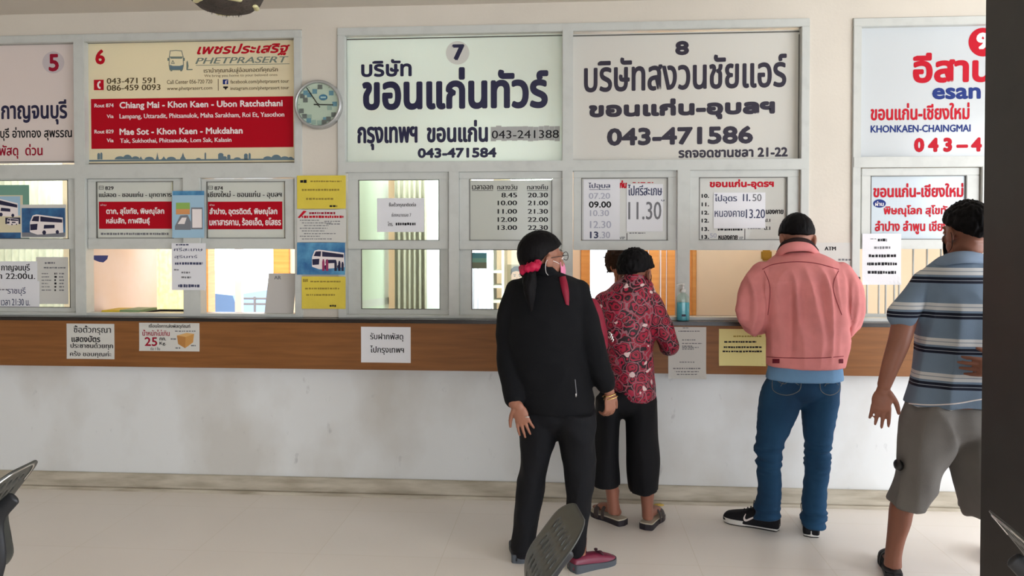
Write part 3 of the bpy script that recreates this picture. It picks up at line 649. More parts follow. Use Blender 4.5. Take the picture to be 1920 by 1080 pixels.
# window under the 5
t = sheet('coach_poster', 'landscape poster of a white double-deck coach on blue, left window', 'poster', 39, 383.5, 124, 446, YF+.013, M['paper_grey'], .002)
bm = nb(); prect(bm, 41, 390, 122, 444, YF+.0122, 0); prect(bm, 41, 436, 122, 444, YF+.0117, 1); obj('poster_print', bm, [M['deep_print'], M['asphalt_print']], t)
bus_print(t, YF+.0112, 56, 402, 1.03)
t = sheet('coach_poster', 'green and cream poster with two coaches, cut by the left edge', 'poster', -28, 347, 55, 449, YF+.0150, M['green_print'], .002)
bm = nb(); prect(bm, -28, 366, 43, 436, YF+.0142, 0); prect(bm, -28, 436, 40, 449, YF+.0142, 1);
prect(bm, -28, 368, 38, 404, YF+.0138, 2); prect(bm, 10, 408, 38, 420, YF+.0138, 3)
obj('poster_print', bm, [M['tan_print'], M['deep_print'], M['pale_blue'], M['navy']], t); bus_print(t, YF+.0132, -22, 369, .92, .12); bus_print(t, YF+.0132, 13, 409, .36)
t = sheet('handwritten_notice', 'handwritten sheet reading 22.00 at the left edge', 'paper', -30, 490, 70, 532, YF+.046, M['paper'], .002)
write(t, YF+.046-E_, [('กาญจนบุรี', 2, 494, 56, 512, 'k', .9), ('เวลา 22:00น.', -26, 512, 66, 523.5, 'k', .7)])
t = sheet('handwritten_notice', 'handwritten sheet overlapping below the one reading 22.00', 'paper', -26, 527, 74, 575, YF+.043, M['paper'], .003)
write(t, YF+.043-E_, [('ราชบุรี', 14, 538, 48, 555, 'p', .4), ('เวลา 21:30 น.', 2, 560, 56, 573, 'p', .4), ('~', -10, 14, 543, 3, 'g')])
t = sheet('printed_timetable', 'greyish printed timetable on the lower glass left of the post', 'paper', 68, 482, 128, 570, YF+.0465, M['paper_grey'], .002)
write(t, YF+.0465-E_, [('~', 84, 103, 493, 4, 'g'), ('~', 82, 125, 502, 3, 'g')]+[q for i in range(6) for q in (('~', 78, 90+(i % 3)*3, 513+i*6.2, 2, 'g'), ('~', 102, 107, 513+i*6.2, 4, 'k'), ('~', 111, 120, 513+i*6.2, 3, 'g'))])
# fascia
YN = YP-.0012
t = sheet('handwritten_notice', 'handwritten card in black marker, leftmost on the timber fascia', 'paper', 125, 607, 214.5, 673, YN, M['paper_grey'], .002)
write(t, YN-E_, [('ซื้อตั๋วกรุณา', 138, 610, 208, 628, 'k', .5), ('แสดงบัตร', 134, 629, 188, 641.5, 'k', 1), ('ประชาชนด้วยทุก', 132, 642, 212, 656, 'k', .8), ('ครั้ง ขอบคุณค่ะ', 131, 658, 209, 671, 'k', .6)])
t = sheet('parcel_notice', 'white 25 kg parcel notice with a drawn brown box', 'paper', 261, 605.5, 374, 658.5, YN, M['paper_grey'], .002)
write(t, YN-E_, [('เงื่อนไขการส่งพัสดุภัณฑ์', 279, 607, 357, 617, 'k', .5), ('น้ำหนักไม่เกิน', 267, 618, 318, 630, 'd', .5), ('25', 271, 632, 295, 649, 'd', 1.1), ('กก.', 299, 632.5, 311.5, 638.8, 'k', .6), ('Kg.', 299, 640.5, 311.5, 648.5, 'k', .6), ('ต่อ 1 ชิ้น', 282, 650.5, 300, 656.5, 'k', .2), ('~', 328, 368, 621, 2.4, 'g'), ('~', 320, 330, 635.5, 3, 'g'), ('~', 329, 338, 652.5, 3, 'g'), ('~', 358, 367, 648, 3, 'g')])
bm = nb(); ppoly(bm, [(331.5, 629), (350, 624), (364, 626), (348, 632)], YN-E_, 0); ppoly(bm, [(331.5, 629), (348, 632), (347, 653), (334, 645)], YN-E_, 1); ppoly(bm, [(348, 632), (364, 626), (362, 642), (347, 653)], YN-E_, 2)
obj('box_print', bm, [mat('carton_top_print', c8(214, 168, 104)), mat('carton_side_print', c8(178, 122, 60)), mat('carton_end_print', c8(196, 142, 74))], t)
t = sheet('printed_notice', 'white two-line printed notice alone on the middle of the fascia', 'paper', 677, 613, 770, 680, YN, M['paper'], .001)
write(t, YN-E_, [('รับฝากพัสดุ', 694, 624, 756, 640.5, 'k', .5), ('ไปกรุงเทพฯ', 694, 648, 757.5, 665.5, 'k', .5)])
t = sheet('printed_notice', 'tall white printed notice in a plastic sleeve right of the red blouse', 'paper', 1253, 613, 1324, 710, YN-.002, M['paper_grey'], .01)
write(t, YN-.002-E_, [('~', 1280, 1293, 615, 1.6, 'g'), ('~', 1272, 1312, 621, 2, 'g'), ('~', 1279, 1304, 637.5, 2, 'g'), ('~', 1279, 1316, 644, 2, 'g'), ('~', 1279, 1300, 649, 2, 'g'), ('~', 1279, 1310, 651.5, 2, 'g'), ('~', 1279, 1301, 654.5, 2, 'g'), ('~', 1274, 1302, 679, 2, 'g'), ('~', 1262, 1315, 691, 2.6, 'g'), ('~', 1260, 1314, 697, 2.2, 'g'), ('~', 1258, 1312, 702, 2, 'g')])
t = sheet('printed_notice', 'pale yellow printed notice left of the pink jacket', 'paper', 1348, 617, 1436, 686, YN, M['pale_yellow_paper'], .006)
write(t, YN-E_, [('~', 1375, 1429, 630.5, 3, 'o'), ('~', 1358, 1418, 641, 3.6, 'k'), ('~', 1357, 1428, 651, 3.6, 'k'), ('~', 1355, 1430, 659, 3.6, 'k')])

# ------------------------------------------------------------------ clock
c0 = P(598, 196.5, YF-.018); R_ = 46.5*c0.y/F
t = thing('wall_clock', 'round silver rimmed wall clock between the red sign and the 7', 'clock', (c0.x, YF-.018, c0.z-R_))
Mr = Matrix.Rotation(PI/2, 3, 'X')
bm = nb(); lathe(bm, [(R_*.86, -.02), (R_, -.018), (R_*1.0, .014), (R_*.96, .03), (R_*.9, .032), (R_*.865, .022), (R_*.86, .010)], c0, 56, 0, Mr); obj('rim', bm, M['silver'], t, True)
bm = nb(); lathe(bm, [(0, .012), (R_*.88, .012), (R_*.88, .010), (0, .010)], c0, 56, 0, Mr); obj('dial', bm, mat('dial_white', c8(224, 222, 212), .45), t)
YD = c0.y-.0135
bm = nb(); sq = [(600, 163, 0), (590, 171.5, 1), (580, 178, 1), (572.5, 187.5, 0), (567, 180, 0), (573, 174, 1), (621, 174.5, 1), (627.5, 195, 1), (618, 202, 2), (565, 208, 0), (571, 218, 0), (580, 219, 2), (579, 226, 1), (588, 229, 2), (625.5, 215, 0), (616, 223, 0), (608, 229, 0), (599, 230, 2), (610, 224, 1)]
for x, y, k in sq: prect(bm, x-4.4, y-4.4, x+4.4, y+4.4, YD, k)
for i in range(12):
    a = i*PI/6; x, y = 598+36.5*math.sin(a), 196.5-36.5*math.cos(a); stroke(bm, [(x, y), (x+2.2*math.sin(a), y-2.2*math.cos(a))], .8, YD-.0002, 0)
obj('dial_squares', bm, [mat('dial_grey', c8(116, 112, 116)), mat('dial_blue', c8(110, 152, 182)), mat('dial_pale', c8(178, 190, 186))], t)
bm = nb(); pdisc(bm, 606, 182.5, 8, 5.6, YD-.0003, 0); prect(bm, 601, 181, 611, 184, YD-.0006, 1); obj('dial_badge', bm, [mat('badge_blue', c8(44, 118, 168)), mat('badge_white', c8(200, 220, 230))], t)
bm = nb(); stroke(bm, [(599.5, 201), (575, 164.5)], 1.9, YD-.002); obj('minute_hand', bm, M['black_ink'], t)
bm = nb(); stroke(bm, [(589, 196), (624, 196.5)], 2.2, YD-.003); pdisc(bm, 596.5, 196, 2.4, 2.4, YD-.0034, 0, 16); obj('hour_hand', bm, M['black_ink'], t)
bm = nb(); lathe(bm, [(0, .026), (R_*.87, .026), (R_*.87, .0285), (0, .0285)], c0, 48, 0, Mr); obj('cover_glass', bm, M['glass'], t)

# ------------------------------------------------------------------ things on the counter
def on_counter(px, Y): return Vector((P(px, 600, Y).x, Y, zCt))
c = on_counter(1280.5, 4.367); t = thing('sanitizer_bottle', 'pump bottle of blue hand gel on the counter', 'bottle', c)
bm = nb(); lathe(bm, [(.028, 0), (.036, .004), (.037, .02), (.037, .12), (.035, .135), (.024, .148), (.013, .155), (.013, .162)], c, 28, 0, Matrix.Scale(.72, 3, (0, 1, 0))); obj('bottle', bm, M['glass'], t, True)
bm = nb(); lathe(bm, [(.027, .003), (.0345, .006), (.0345, .1), (.034, .104)], c, 28, 0, Matrix.Scale(.7, 3, (0, 1, 0))); obj('gel', bm, M['gel'], t, True)
bm = nb(); lathe(bm, [(.014, .16), (.015, .162), (.015, .176), (.006, .178), (.005, .2), (.009, .201), (.009, .209), (.002, .21)], c, 20); tube(bm, [(c+Vector((0, 0, .205)), .005), (c+Vector((-.02, 0, .205)), .0045), (c+Vector((-.034, 0, .199)), .0035)], 10); obj('pump', bm, mat('white_pump', c8(228, 228, 224), .3), t, True)
bm = nb(); pbox(bm, 1278, 589.5, 1286, 593.5, c.y-.0268, c.y-.0262); obj('bottle_mark', bm, M['navy'], t)
def slab(name, label, cat, x0, x1, Y0, Y1, z0, h, m, rz=0.0, parts=None):
    a, b = P(x0, 590, Y0).x, P(x1, 590, Y0).x; t_ = nb(); box(t_, a, b, Y0, Y1, z0, z0+h, .002)
    if rz:
        cc = Vector(((a+b)/2, (Y0+Y1)/2, 0)); bmesh.ops.rotate(t_, verts=t_.verts, cent=cc, matrix=Matrix.Rotation(rz, 3, 'Z'))
    o = obj(name, t_, m); recenter(o); return tag(o, label, cat)
slab('file_folder', 'yellow file folder lying on the counter', 'folder', 189, 222, 4.48, 4.68, zCt, .026, mat('yellow_card', c8(214, 186, 20), .5), .05)
slab('file_folder', 'grey green file folder beside the yellow one', 'folder', 224, 262, 4.48, 4.68, zCt, .030, mat('green_card', c8(132, 158, 112), .5))
bm = nb(); a, b = P(267, 590, 4.5).x, P(345, 590, 4.5).x; box(bm, a, b, 4.48, 4.70, zCt, zCt+.006, .002)
for q in ((a, b, 4.48, 4.486), (a, b, 4.694, 4.70), (a, a+.006, 4.486, 4.694), (b-.006, b, 4.486, 4.694)): box(bm, *q, zCt+.006, zCt+.016)
tag(recenter(obj('paper_tray', bm, M['black_plastic'])), 'low black paper tray on the counter behind the parcel notice', 'tray')
c = on_counter(532, 4.47); t = thing('desk_calendar', 'upright desk calendar seen from behind, at the end of the counter opening', 'calendar', c)
zc1 = P(525, 513, 4.47).z
bm = nb(); xs = (P(495, 560, 4.45).x, P(549, 560, 4.45).x, P(504, 513, 4.50).x, P(556, 513, 4.50).x)
vs = [bm.verts.new(p) for p in ((xs[0], 4.45, zCt), (xs[1], 4.45, zCt), (xs[3], 4.50, zc1), (xs[2], 4.50, zc1), (xs[0], 4.454, zCt), (xs[1], 4.454, zCt), (xs[3], 4.504, zc1), (xs[2], 4.504, zc1))]
for f in ((0, 1, 2, 3), (7, 6, 5, 4), (0, 4, 5, 1), (1, 5, 6, 2), (2, 6, 7, 3), (3, 7, 4, 0)): bm.faces.new([vs[i] for i in f])
obj('cover_board', bm, mat('grey_board', c8(196, 192, 188), .6), t)
bm = nb()
for k in range(5):
    d = k*.006; q = [(xs[3]-.01+d*.3, 4.507+d*.5, zc1-.004), (xs[3]+.002+d*.4, 4.507+d*.5, zc1-.006), (xs[1]+.05-d*.8, 4.53+d, zCt), (xs[1]+.004, 4.53+d, zCt)]
    quad(bm, q)
obj('pages', bm, M['paper'], t)
bm = nb(); text(bm, 'AR', 514, 517, 527, 524, 4.493, 0, .4); obj('cover_mark', bm, M['grey_ink'], t)
slab('card_reader', 'slim dark device standing at the right elbow of the pink jacket', 'device', 1604, 1613, 4.36, 4.385, zCt, .25, M['black_plastic'])

# ------------------------------------------------------------------ inside the ticket office
gap = []
def rearbox(bm, x0, x1, z0, z1): box(bm, P(x0, 460, YR).x, P(x1, 460, YR).x, YR, YR+.1, z0, z1)
bm = nb()
for x0, x1, z0, z1 in ((-500, 384, 0, zC), (384, 522, 2.15, zC), (522, 1096, 0, zC), (1096, 1196, 2.15, zC), (1196, 2400, 0, zC)): rearbox(bm, x0, x1, z0, z1)
struct(obj('wall_rear', bm, M['ply']))
bm = nb(); box(bm, xL, xEnd, YF+.12, YR+.1, zC, zC+.1); struct(obj('ceiling_office', bm, M['ceiling']))
def partition(name, px, y0, y1, m, z1=zC):
    bm = nb(); x = P(px, 450, y0).x; box(bm, x-.02, x+.02, y0, y1, 0, z1); return struct(obj(name, bm, m))
partition('wall_partition_1', 152, YF+.1, 5.35, M['pinkboard']); partition('wall_partition_2', 600, YF+.13, YR, M['ply']); partition('wall_partition_3', 1064, YF+.1, YR, M['ply']); partition('wall_partition_4', 1560, YF+.13, YR, M['ply'])
def doorframe(n, x0, x1):
    bm = nb(); a, b = P(x0, 460, YR).x, P(x1, 460, YR).x
    box(bm, a-.05, a+.03, YR-.03, YR+.12, 0, 2.2, .004); box(bm, b-.03, b+.12, YR-.03, YR+.12, 0, 2.2, .004); box(bm, a-.05, b+.12, YR-.03, YR+.12, 2.12, 2.2, .004)
    return struct(obj('door_%d' % n, bm, M['orange_wood']))
d1 = doorframe(1, 386, 520)
bm = nb(); a = P(444, 460, YR).x; box(bm, a-.03, a+.03, YR+.02, YR+.07, 0, 2.12); obj('door_post', bm, M['pinkboard'], d1)
d2 = doorframe(2, 1100, 1194)
def curtain(name, label, x0, x1, Y, ztop, zbot, m, folds=9, amp=.02):
    a, b = P(x0, 460, Y).x, P(x1, 460, Y).x; bm = nb(); n = folds*8; g = []
    for i in range(n+1):
        u = i/n; y = Y+amp*math.sin(u*folds*2*PI)+amp*.3*math.sin(u*folds*5.1)
        g.append([bm.verts.new((a+(b-a)*u, y, ztop+(zbot-ztop)*j/6)) for j in range(7)]+[bm.verts.new((a+(b-a)*u, y+.004, ztop+(zbot-ztop)*j/6)) for j in range(7)])
    for i in range(n):
        for j in range(6): bm.faces.new((g[i][j], g[i][j+1], g[i+1][j+1], g[i+1][j])); bm.faces.new((g[i][7+j], g[i+1][7+j], g[i+1][8+j], g[i][8+j]))
        bm.faces.new((g[i][0], g[i+1][0], g[i+1][7], g[i][7])); bm.faces.new((g[i][6], g[i][13], g[i+1][13], g[i+1][6]))
    for i in (0, n):
        for j in range(6): bm.faces.new((g[i][j], g[i][7+j], g[i][8+j], g[i][j+1]))
    return tag(recenter(obj(name, bm, m, None, True)), label, 'curtain')
lace = noisy(mat('net_fabric', c8(222, 216, 196), .9), 30, .15, stretch=(1, 1, .4)); gold_cloth = noisy(mat('gold_patterned_fabric', c8(230, 202, 158), .8), 22, .2, c8(234, 216, 140), lo=.4, hi=.6)
striped = mat('lilac_striped_fabric', c8(226, 222, 230), .8)
curtain('window_curtain', 'gold patterned curtain behind the route 829 window', 270, 362, 6.2, 2.1, 0, gold_cloth, 5, .015)
curtain('window_curtain', 'grey beige curtain hanging behind the glass under the 7', 740, 800, 5.3, 2.05, 0, noisy(mat('grey_beige_fabric', c8(176, 170, 150), .85), 10, .1), 6)
curtain('window_curtain', 'pale lilac striped curtain behind the glass left of the ponytail woman', 884, 925, 5.4, 2.05, 0, striped, 5)
curtain('window_curtain', 'pale net curtain behind the coach posters at far left', -60, 118, 6.2, 2.2, 0, lace, 14)
xq = P(152, 450, YF+.1).x+.0215
def onwall(px, py): d = ray(px, py); return EYE+d*((xq-EYE.x)/d.x)
bm = nb(); lo_ = [onwall(*q) for q in ((176, 479), (203, 479), (201, 486), (194, 492), (186, 491), (176, 487))]
f = quad(bm, lo_); g = bmesh.ops.extrude_face_region(bm, geom=[f]); bmesh.ops.translate(bm, verts=[v for v in g['geom'] if isinstance(v, bmesh.types.BMVert)], vec=(-.001, 0, 0)); bmesh.ops.recalc_face_normals(bm, faces=bm.faces)
o = obj('blue_sticker', bm, M['blue_ink']); tag(recenter(o), 'torn blue sticker on the pale pink partition', 'sticker')
# glass cubicle behind the window under the 7
gb = thing('glass_cubicle', 'pale framed glass cubicle wall behind the window under the 7', 'partition', (P(700, 460, 5.0).x, 5.0, 0))
pale = mat('pale_green_panel', c8(196, 208, 190), .4)
bm = nb(); xa, xb = P(664, 460, 5.0).x, P(727, 460, 5.4).x
def slanted(bm, u0, u1, z0, z1, th=.03):
    p = lambda u: Vector((xa+(xb-xa)*u, 5.0+.4*u, 0)); a, b = p(u0), p(u1)
    vs = [bm.verts.new((q.x, q.y+d, z)) for q in (a, b) for d in (0, th) for z in (z0, z1)]
    for f in ((0, 1, 3, 2), (4, 6, 7, 5), (0, 4, 5, 1), (2, 3, 7, 6), (0, 2, 6, 4), (1, 5, 7, 3)): bm.faces.new([vs[i] for i in f])
slanted(bm, 0, .1, 0, 2.05); slanted(bm, .9, 1, 0, 2.05); slanted(bm, 0, 1, 1.98, 2.05); slanted(bm, 0, 1, 1.05, 1.1); obj('cubicle_frame', bm, M['alu'], gb)
bm = nb(); slanted(bm, .1, .9, 1.1, 1.98, .01); slanted(bm, .1, .9, 0, 1.05, .01); obj('cubicle_panel', bm, pale, gb)
bm = nb(); a, b = P(790, 460, 5.6).x, P(842, 460, 5.6).x; box(bm, a, b, 5.6, 5.66, 0, 2.2, .003); tag(recenter(obj('pale_screen', bm, mat('white_screen', c8(226, 232, 224), .5))), 'pale upright screen right of the grey beige curtain', 'screen')
c = P(700, 348, 5.9); t = thing('air_conditioner', 'white wall air conditioner seen at the top of the window under the 7', 'air conditioner', (c.x, YR-.13, c.z-.1))
c = Vector((P(700, 346, YR-.13).x, YR-.13, P(700, 346, YR-.13).z)); bm = nb(); box(bm, c.x-.42, c.x+.42, YR-.24, YR, c.z-.13, c.z+.13, .03); obj('casing', bm, mat('cream_plastic', c8(222, 220, 206), .4), t, True)
bm = nb(); box(bm, c.x-.38, c.x+.38, YR-.245, YR-.2, c.z-.125, c.z-.1, .006); obj('louvre', bm, M['silver'], t)
Yp = 5.5
t = sheet('beach_poster', 'small teal and sand poster behind the lower glass left of the ponytail', 'poster', 884, 474, 912.5, 503.5, 4.478, mat('teal_print', c8(62, 140, 160), .5), 0)
bm = nb(); prect(bm, 884, 484, 912.5, 492, 4.477, 0); prect(bm, 884, 492, 912.5, 503.5, 4.477, 1); obj('poster_print', bm, [mat('sea_print', c8(128, 172, 160)), mat('sand_print', c8(120, 112, 92))], t)
t = sheet('portrait_poster', 'framed portrait of a dark-haired man in a dark suit and tie', 'poster', 944, 496, 1006, 592, YR-.0012, mat('portrait_ground', c8(150, 138, 112), .6), 0)
skin_print = mat('skin_tone_print', c8(186, 148, 120)); bm = nb(); Yq = YR-.003
ppoly(bm, [(945, 580), (948, 560), (957, 547), (967, 541), (984, 544), (998, 552), (1004, 566), (1004, 592), (945, 592)], Yq, 0)
ppoly(bm, [(960, 543), (969, 534), (978, 535), (980, 545), (972, 562), (966, 552)], Yq-.001, 1); ppoly(bm, [(969, 545), (974, 545), (974, 566), (971, 566)], Yq-.002, 3)
pdisc(bm, 970, 519, 11.5, 16, Yq-.003, 2); prect(bm, 964, 530, 976, 542, Yq-.0026, 2); ppoly(bm, [(957.5, 517), (958, 505), (964, 499.5), (974, 499), (981, 504), (982, 516), (979, 510), (968, 508), (961, 510)], Yq-.004, 3)
for x in (965, 974.5): prect(bm, x-2.4, 514.5, x+2.4, 515.8, Yq-.004, 3); pdisc(bm, x, 518, 1.6, 1, Yq-.004, 3, 12)
ppoly(bm, [(969, 518), (971, 526), (967.5, 526)], Yq-.0036, 4); prect(bm, 966, 530, 974, 531.2, Yq-.004, 4)
obj('portrait_print', bm, [mat('dark_suit_print', c8(44, 46, 56)), M['white_ink'], skin_print, M['black_ink'], mat('shaded_skin_print', c8(140, 98, 78))], t)
t = thing('shelf_rack', 'pale shelf rack behind the glass beside the lilac curtain', 'shelf', (P(940, 500, 6.2).x, 6.2, 0))
bm = nb(); a, b = P(925, 460, 6.2).x, P(941, 460, 6.2).x
for z in (.4, .7, 1.0, 1.12, 1.24): box(bm, a, b, 6.2, 6.5, z, z+.02)
obj('shelf_boards', bm, mat('pale_shelf', c8(214, 208, 190), .5), t)
bm = nb(); box(bm, a-.02, a, 6.18, 6.5, 0, 1.9); box(bm, b, b+.02, 6.18, 6.5, 0, 1.9); obj('uprights', bm, M['alu'], t)
# tube lamps in the office
def tubelamp(label, x, y, z, L, watts=0, tgt=None):
    t = thing('fluorescent_lamp', label, 'lamp', (x, y, z), 'tube lamps in the ticket office')
    bm = nb(); box(bm, x-L/2, x+L/2, y-.03, y+.03, z+.02, z+.06, .004); obj('lamp_housing', bm, mat('lamp_white', c8(230, 230, 226)), t)
    bm = nb(); tube(bm, [(Vector((x-L/2+.03, y, z)), .014), (Vector((x+L/2-.03, y, z)), .014)], 12, 1); obj('lamp_tube', bm, M['tube'], t, True)
    if z < zl-.05 and y < 6:
        bm = nb()
        for dx in (-L*.3, L*.3): tube(bm, [(Vector((x+dx, y, z+.05)), .004), (Vector((x+dx, y, zC)), .004)], 6, 1, round_ends=False)
        obj('hanger', bm, M['alu'], t)
    if watts: area('tube_light', (x, y, z-.03), tgt or (x, y+.9, z-1), L, .08, watts, (.93, 1, 1.02)).data.spread = math.radians(112)
zl = zC-.09
p = P(998, 336.2, YR-.05); tubelamp('bright tube lamp seen just above the timetable plate', p.x, YR-.05, p.z, .42)
tubelamp('ceiling tube lamp over the booth behind the sign with the 7', P(800, 200, 5.0).x, 5.0, zl, .9, 20)
tubelamp('short tube lamp behind the lower right of the glowing sign with the 7', P(955, 270, 4.85).x, 4.85, P(955, 272, 4.85).z, .5, 17)
tubelamp('ceiling tube lamp behind the sign with the 5', P(40, 84, 5.1).x, 5.1, zl, .9, 20)
tubelamp('unseen ceiling tube lamp added behind the grey white sign with the 8', P(1330, 100, 5.0).x, 5.0, zl, .9, 26)  # added out of sight to brighten this booth
tubelamp('unseen ceiling tube lamp added behind the cream sign with the 6', P(370, 100, 5.0).x, 5.0, zl, .9, 28)  # unseen lamp put in to light the boards and curtain here
tubelamp('unseen ceiling tube lamp added behind the sign cut off by the pillar', P(1720, 100, 4.7).x, 4.7, zl, .9, 8)  # extra lamp out of view, added for light in the end booth
# timber and boards seen through the windows under the 8
bm = nb()
for x0, x1 in ((1198, 1214), (1217, 1236), (1240, 1249), (1251, 1266)): a, b = P(x0, 460, 5.7).x, P(x1, 460, 5.7).x; box(bm, a, b, 5.7, 5.76, 0, 2.3, .004)
tag(recenter(obj('timber_screen', bm, M['orange_wood'])), 'varnished upright timber slats behind the black-haired woman', 'screen')
t = thing('cupboard', 'beige cupboard front with a timber edge behind the pink jacket man', 'cupboard', (P(1400, 500, 5.3).x, 5.3, 0))
bm = nb(); a, b = P(1305, 460, 5.3).x, P(1560, 450, YF+.13).x-.03; box(bm, a, b, 5.3, 5.75, 0, 2.2, .004); obj('body', bm, M['ply'], t)
bm = nb(); c_ = P(1297, 460, 5.3).x; box(bm, c_, a, 5.28, 5.75, 0, 2.2, .003); obj('edge_strip', bm, M['orange_wood'], t)
bm = nb(); p = P(1437, 477, 5.29); box(bm, p.x-.035, p.x+.035, 5.28, 5.3, p.z-.04, p.z+.03, .01); obj('brass_hasp', bm, mat('aged_brass', c8(178, 140, 60), .4, .6), t)
t = thing('window_grille', 'upright pale bars behind the window beside the dark pillar', 'grille', (P(1700, 500, 4.68).x, 4.68, zCt))
for x in (1626, 1648, 1661, 1677, 1686, 1712, 1738, 1764, 1790, 1812, 1836):
    bm = nb(); a = P(x, 500, 4.68).x; tube(bm, [(Vector((a, 4.68, zCt)), .006), (Vector((a, 4.68, 2.2)), .006)], 8, 1, round_ends=False); obj('bar', bm, M['alu'], t)
bm = nb(); a, b = P(1600, 460, 4.68).x, P(1860, 460, 4.68).x; box(bm, a, b, 4.665, 4.695, zCt, zCt+.02); box(bm, a, b, 4.665, 4.695, 2.2, 2.22); obj('grille_rail', bm, M['alu'], t)
# car outside the open rear door
cp = Vector((P(415, 500, 9.3).x-1.45, 9.3, 0)); t = thing('parked_car', 'pale blue car parked outside, seen through the open doorway', 'car', cp)
carp = mat('pale_blue_car_paint', c8(96, 130, 176), .3)
prof = [(-2.0, .35), (-2.05, .62), (-1.9, .8), (-1.1, .92), (-.55, 1.32), (.65, 1.34), (1.25, .95), (1.95, .88), (2.05, .6), (2.0, .35)]
bm = nb()
for sgn in (1,):
    A = [bm.verts.new((cp.x+x, cp.y-.8+(.14 if z > .95 else 0), z)) for x, z in prof]; Bv = [bm.verts.new((cp.x+x, cp.y+.8-(.14 if z > .95 else 0), z)) for x, z in prof]
bm.faces.new(A); bm.faces.new(list(reversed(Bv)))
for i in range(len(prof)): j = (i+1) % len(prof); bm.faces.new((A[j], A[i], Bv[i], Bv[j]))
bmesh.ops.recalc_face_normals(bm, faces=bm.faces); obj('car_body', bm, carp, t)
bm = nb()
for q in ([(-.9, .97), (-.5, 1.26), (0, 1.27), (0, .97)], [(.06, .97), (.06, 1.27), (.6, 1.27), (1.05, .97)]): quad(bm, [(cp.x+x, cp.y-.8+(.13 if z > 1 else .0)-.004, z) for x, z in q])
obj('car_window', bm, mat('car_glass', c8(70, 84, 96), .1), t)
for x in (-1.25, 1.25):
    bm = nb(); lathe(bm, [(.2, 0), (.32, .02), (.33, .1), (.33, .2), (.2, .22)], (cp.x+x, cp.y-.62, .33), 28, 0, Matrix.Rotation(PI/2, 3, 'X')); obj('wheel', bm, M['black_plastic'], t, True)
# railing outside
t = thing('railing', 'grey outdoor railing seen low through the open doorway', 'railing', (P(470, 500, 8.1).x, 8.1, 0))
bm = nb(); a, b = P(450, 500, 8.1).x, P(505, 500, 8.1).x
for z in (.82, .88): tube(bm, [(Vector((a, 8.1, z)), .012), (Vector((b, 8.1, z)), .012)], 8, 1)
obj('rail', bm, M['asphalt_print'], t)
for x in (a, b, (a+b)/2):
    bm = nb(); tube(bm, [(Vector((x, 8.1, 0)), .014), (Vector((x, 8.1, .9)), .014)], 8, 1, round_ends=False); obj('post', bm, M['asphalt_print'], t)

# ------------------------------------------------------------------ pillar, ceiling fan, wrapper
Ypl = 2.55; xp = P(1841.5, 540, Ypl+.45).x
bm = nb(); box(bm, xp, xp+.45, Ypl, Ypl+.45, 0, zC, .006); struct(obj('pillar_1', bm, M['pillar']))  # the dark pillar standing in the hall
Yf_ = 3.0; cF = P(424, 22.5, Yf_); rF = 69*Yf_/F
t = thing('ceiling_fan', 'dusty dark ceiling fan whose motor bowl dips into the top of the picture', 'fan', (cF.x, Yf_, cF.z))
dust = noisy(mat('dusty_dark_metal', c8(70, 60, 52), .7), 30, .5, bump=.6, bscale=120)
bm = nb(); lathe(bm, [(.004, 0), (rF*.45, .004), (rF*.72, .016), (rF*.92, .04), (rF*1.02, .07), (rF*1.02, .12), (rF*.9, .15), (rF*.4, .165), (.02, .17)], cF, 40); obj('motor_housing', bm, dust, t, True)
bm = nb()
for a in (.25, 2.1, 4.0, 5.4):
    pts = [(cF+Vector((math.cos(a+k*.09)*rF*(.80+.0*k), math.sin(a+k*.09)*rF*.80, .0205+.002)), .012) for k in range(-2, 3)]
    tube(bm, pts, 10, 2, flat=.6)
obj('cream_trim', bm, mat('cream_enamel', c8(206, 200, 150), .4), t, True)
rs = random.Random(3); bm = nb()
for i in range(130):
    a = rs.uniform(0, 2*PI); r = rF*rs.uniform(.3, 1.0); z = .0+.004+max(0, (r/rF-.45))**1.5*.17
    q = cF+Vector((math.cos(a)*r, math.sin(a)*r, z)); tube(bm, [(q+Vector((0, 0, .004)), .0012), (q+Vector((rs.uniform(-.004, .004), 0, -rs.uniform(.003, .010))), .0005)], 5, 1)
o = obj('dust_fluff', bm, dust, t); o['kind'] = 'stuff'
bm = nb(); tube(bm, [(cF+Vector((0, 0, .16)), .013), (Vector((cF.x, cF.y, zC-.05)), .013)], 12, 1, round_ends=False); lathe(bm, [(.015, -.09), (.05, -.06), (.06, 0)], (cF.x, cF.y, zC), 24); lathe(bm, [(.02, .24), (.08, .25), (.10, .29), (.08, .33), (.02, .34)], cF, 24); obj('down_rod', bm, dust, t, True)
for k in range(3):
    a = .6+k*2*PI/3; d = Vector((math.cos(a), math.sin(a), 0)); s = Vector((-d.y, d.x, 0)); bm = nb()
    vs = []
    for r, wd in ((.08, .03), (.3, .055), (.62, .07)):
        for sg in (-1, 1):
            for dz in (0, .004): vs.append(bm.verts.new(cF+d*r+s*wd*sg+Vector((0, 0, .29+sg*.012+dz))))
    for i in range(2):
        o_ = i*4; A = vs[o_:o_+4]; Bv = vs[o_+4:o_+8]
        for x_, y_ in ((0, 1), (1, 3), (3, 2), (2, 0)): bm.faces.new((A[x_], A[y_], Bv[y_], Bv[x_]))
    bm.faces.new((vs[0], vs[2], vs[3], vs[1])); bm.faces.new((vs[8], vs[9], vs[11], vs[10])); obj('blade', bm, dust, t)
p = G(1236, 948.5); bm = nb(); ellipsoid(bm, (p.x, p.y, .006), (.028, .016, .006)); tube(bm, [(Vector((p.x-.02, p.y, .006)), .005), (Vector((p.x-.045, p.y+.004, .004)), .003)], 8, 1, flat=.4)
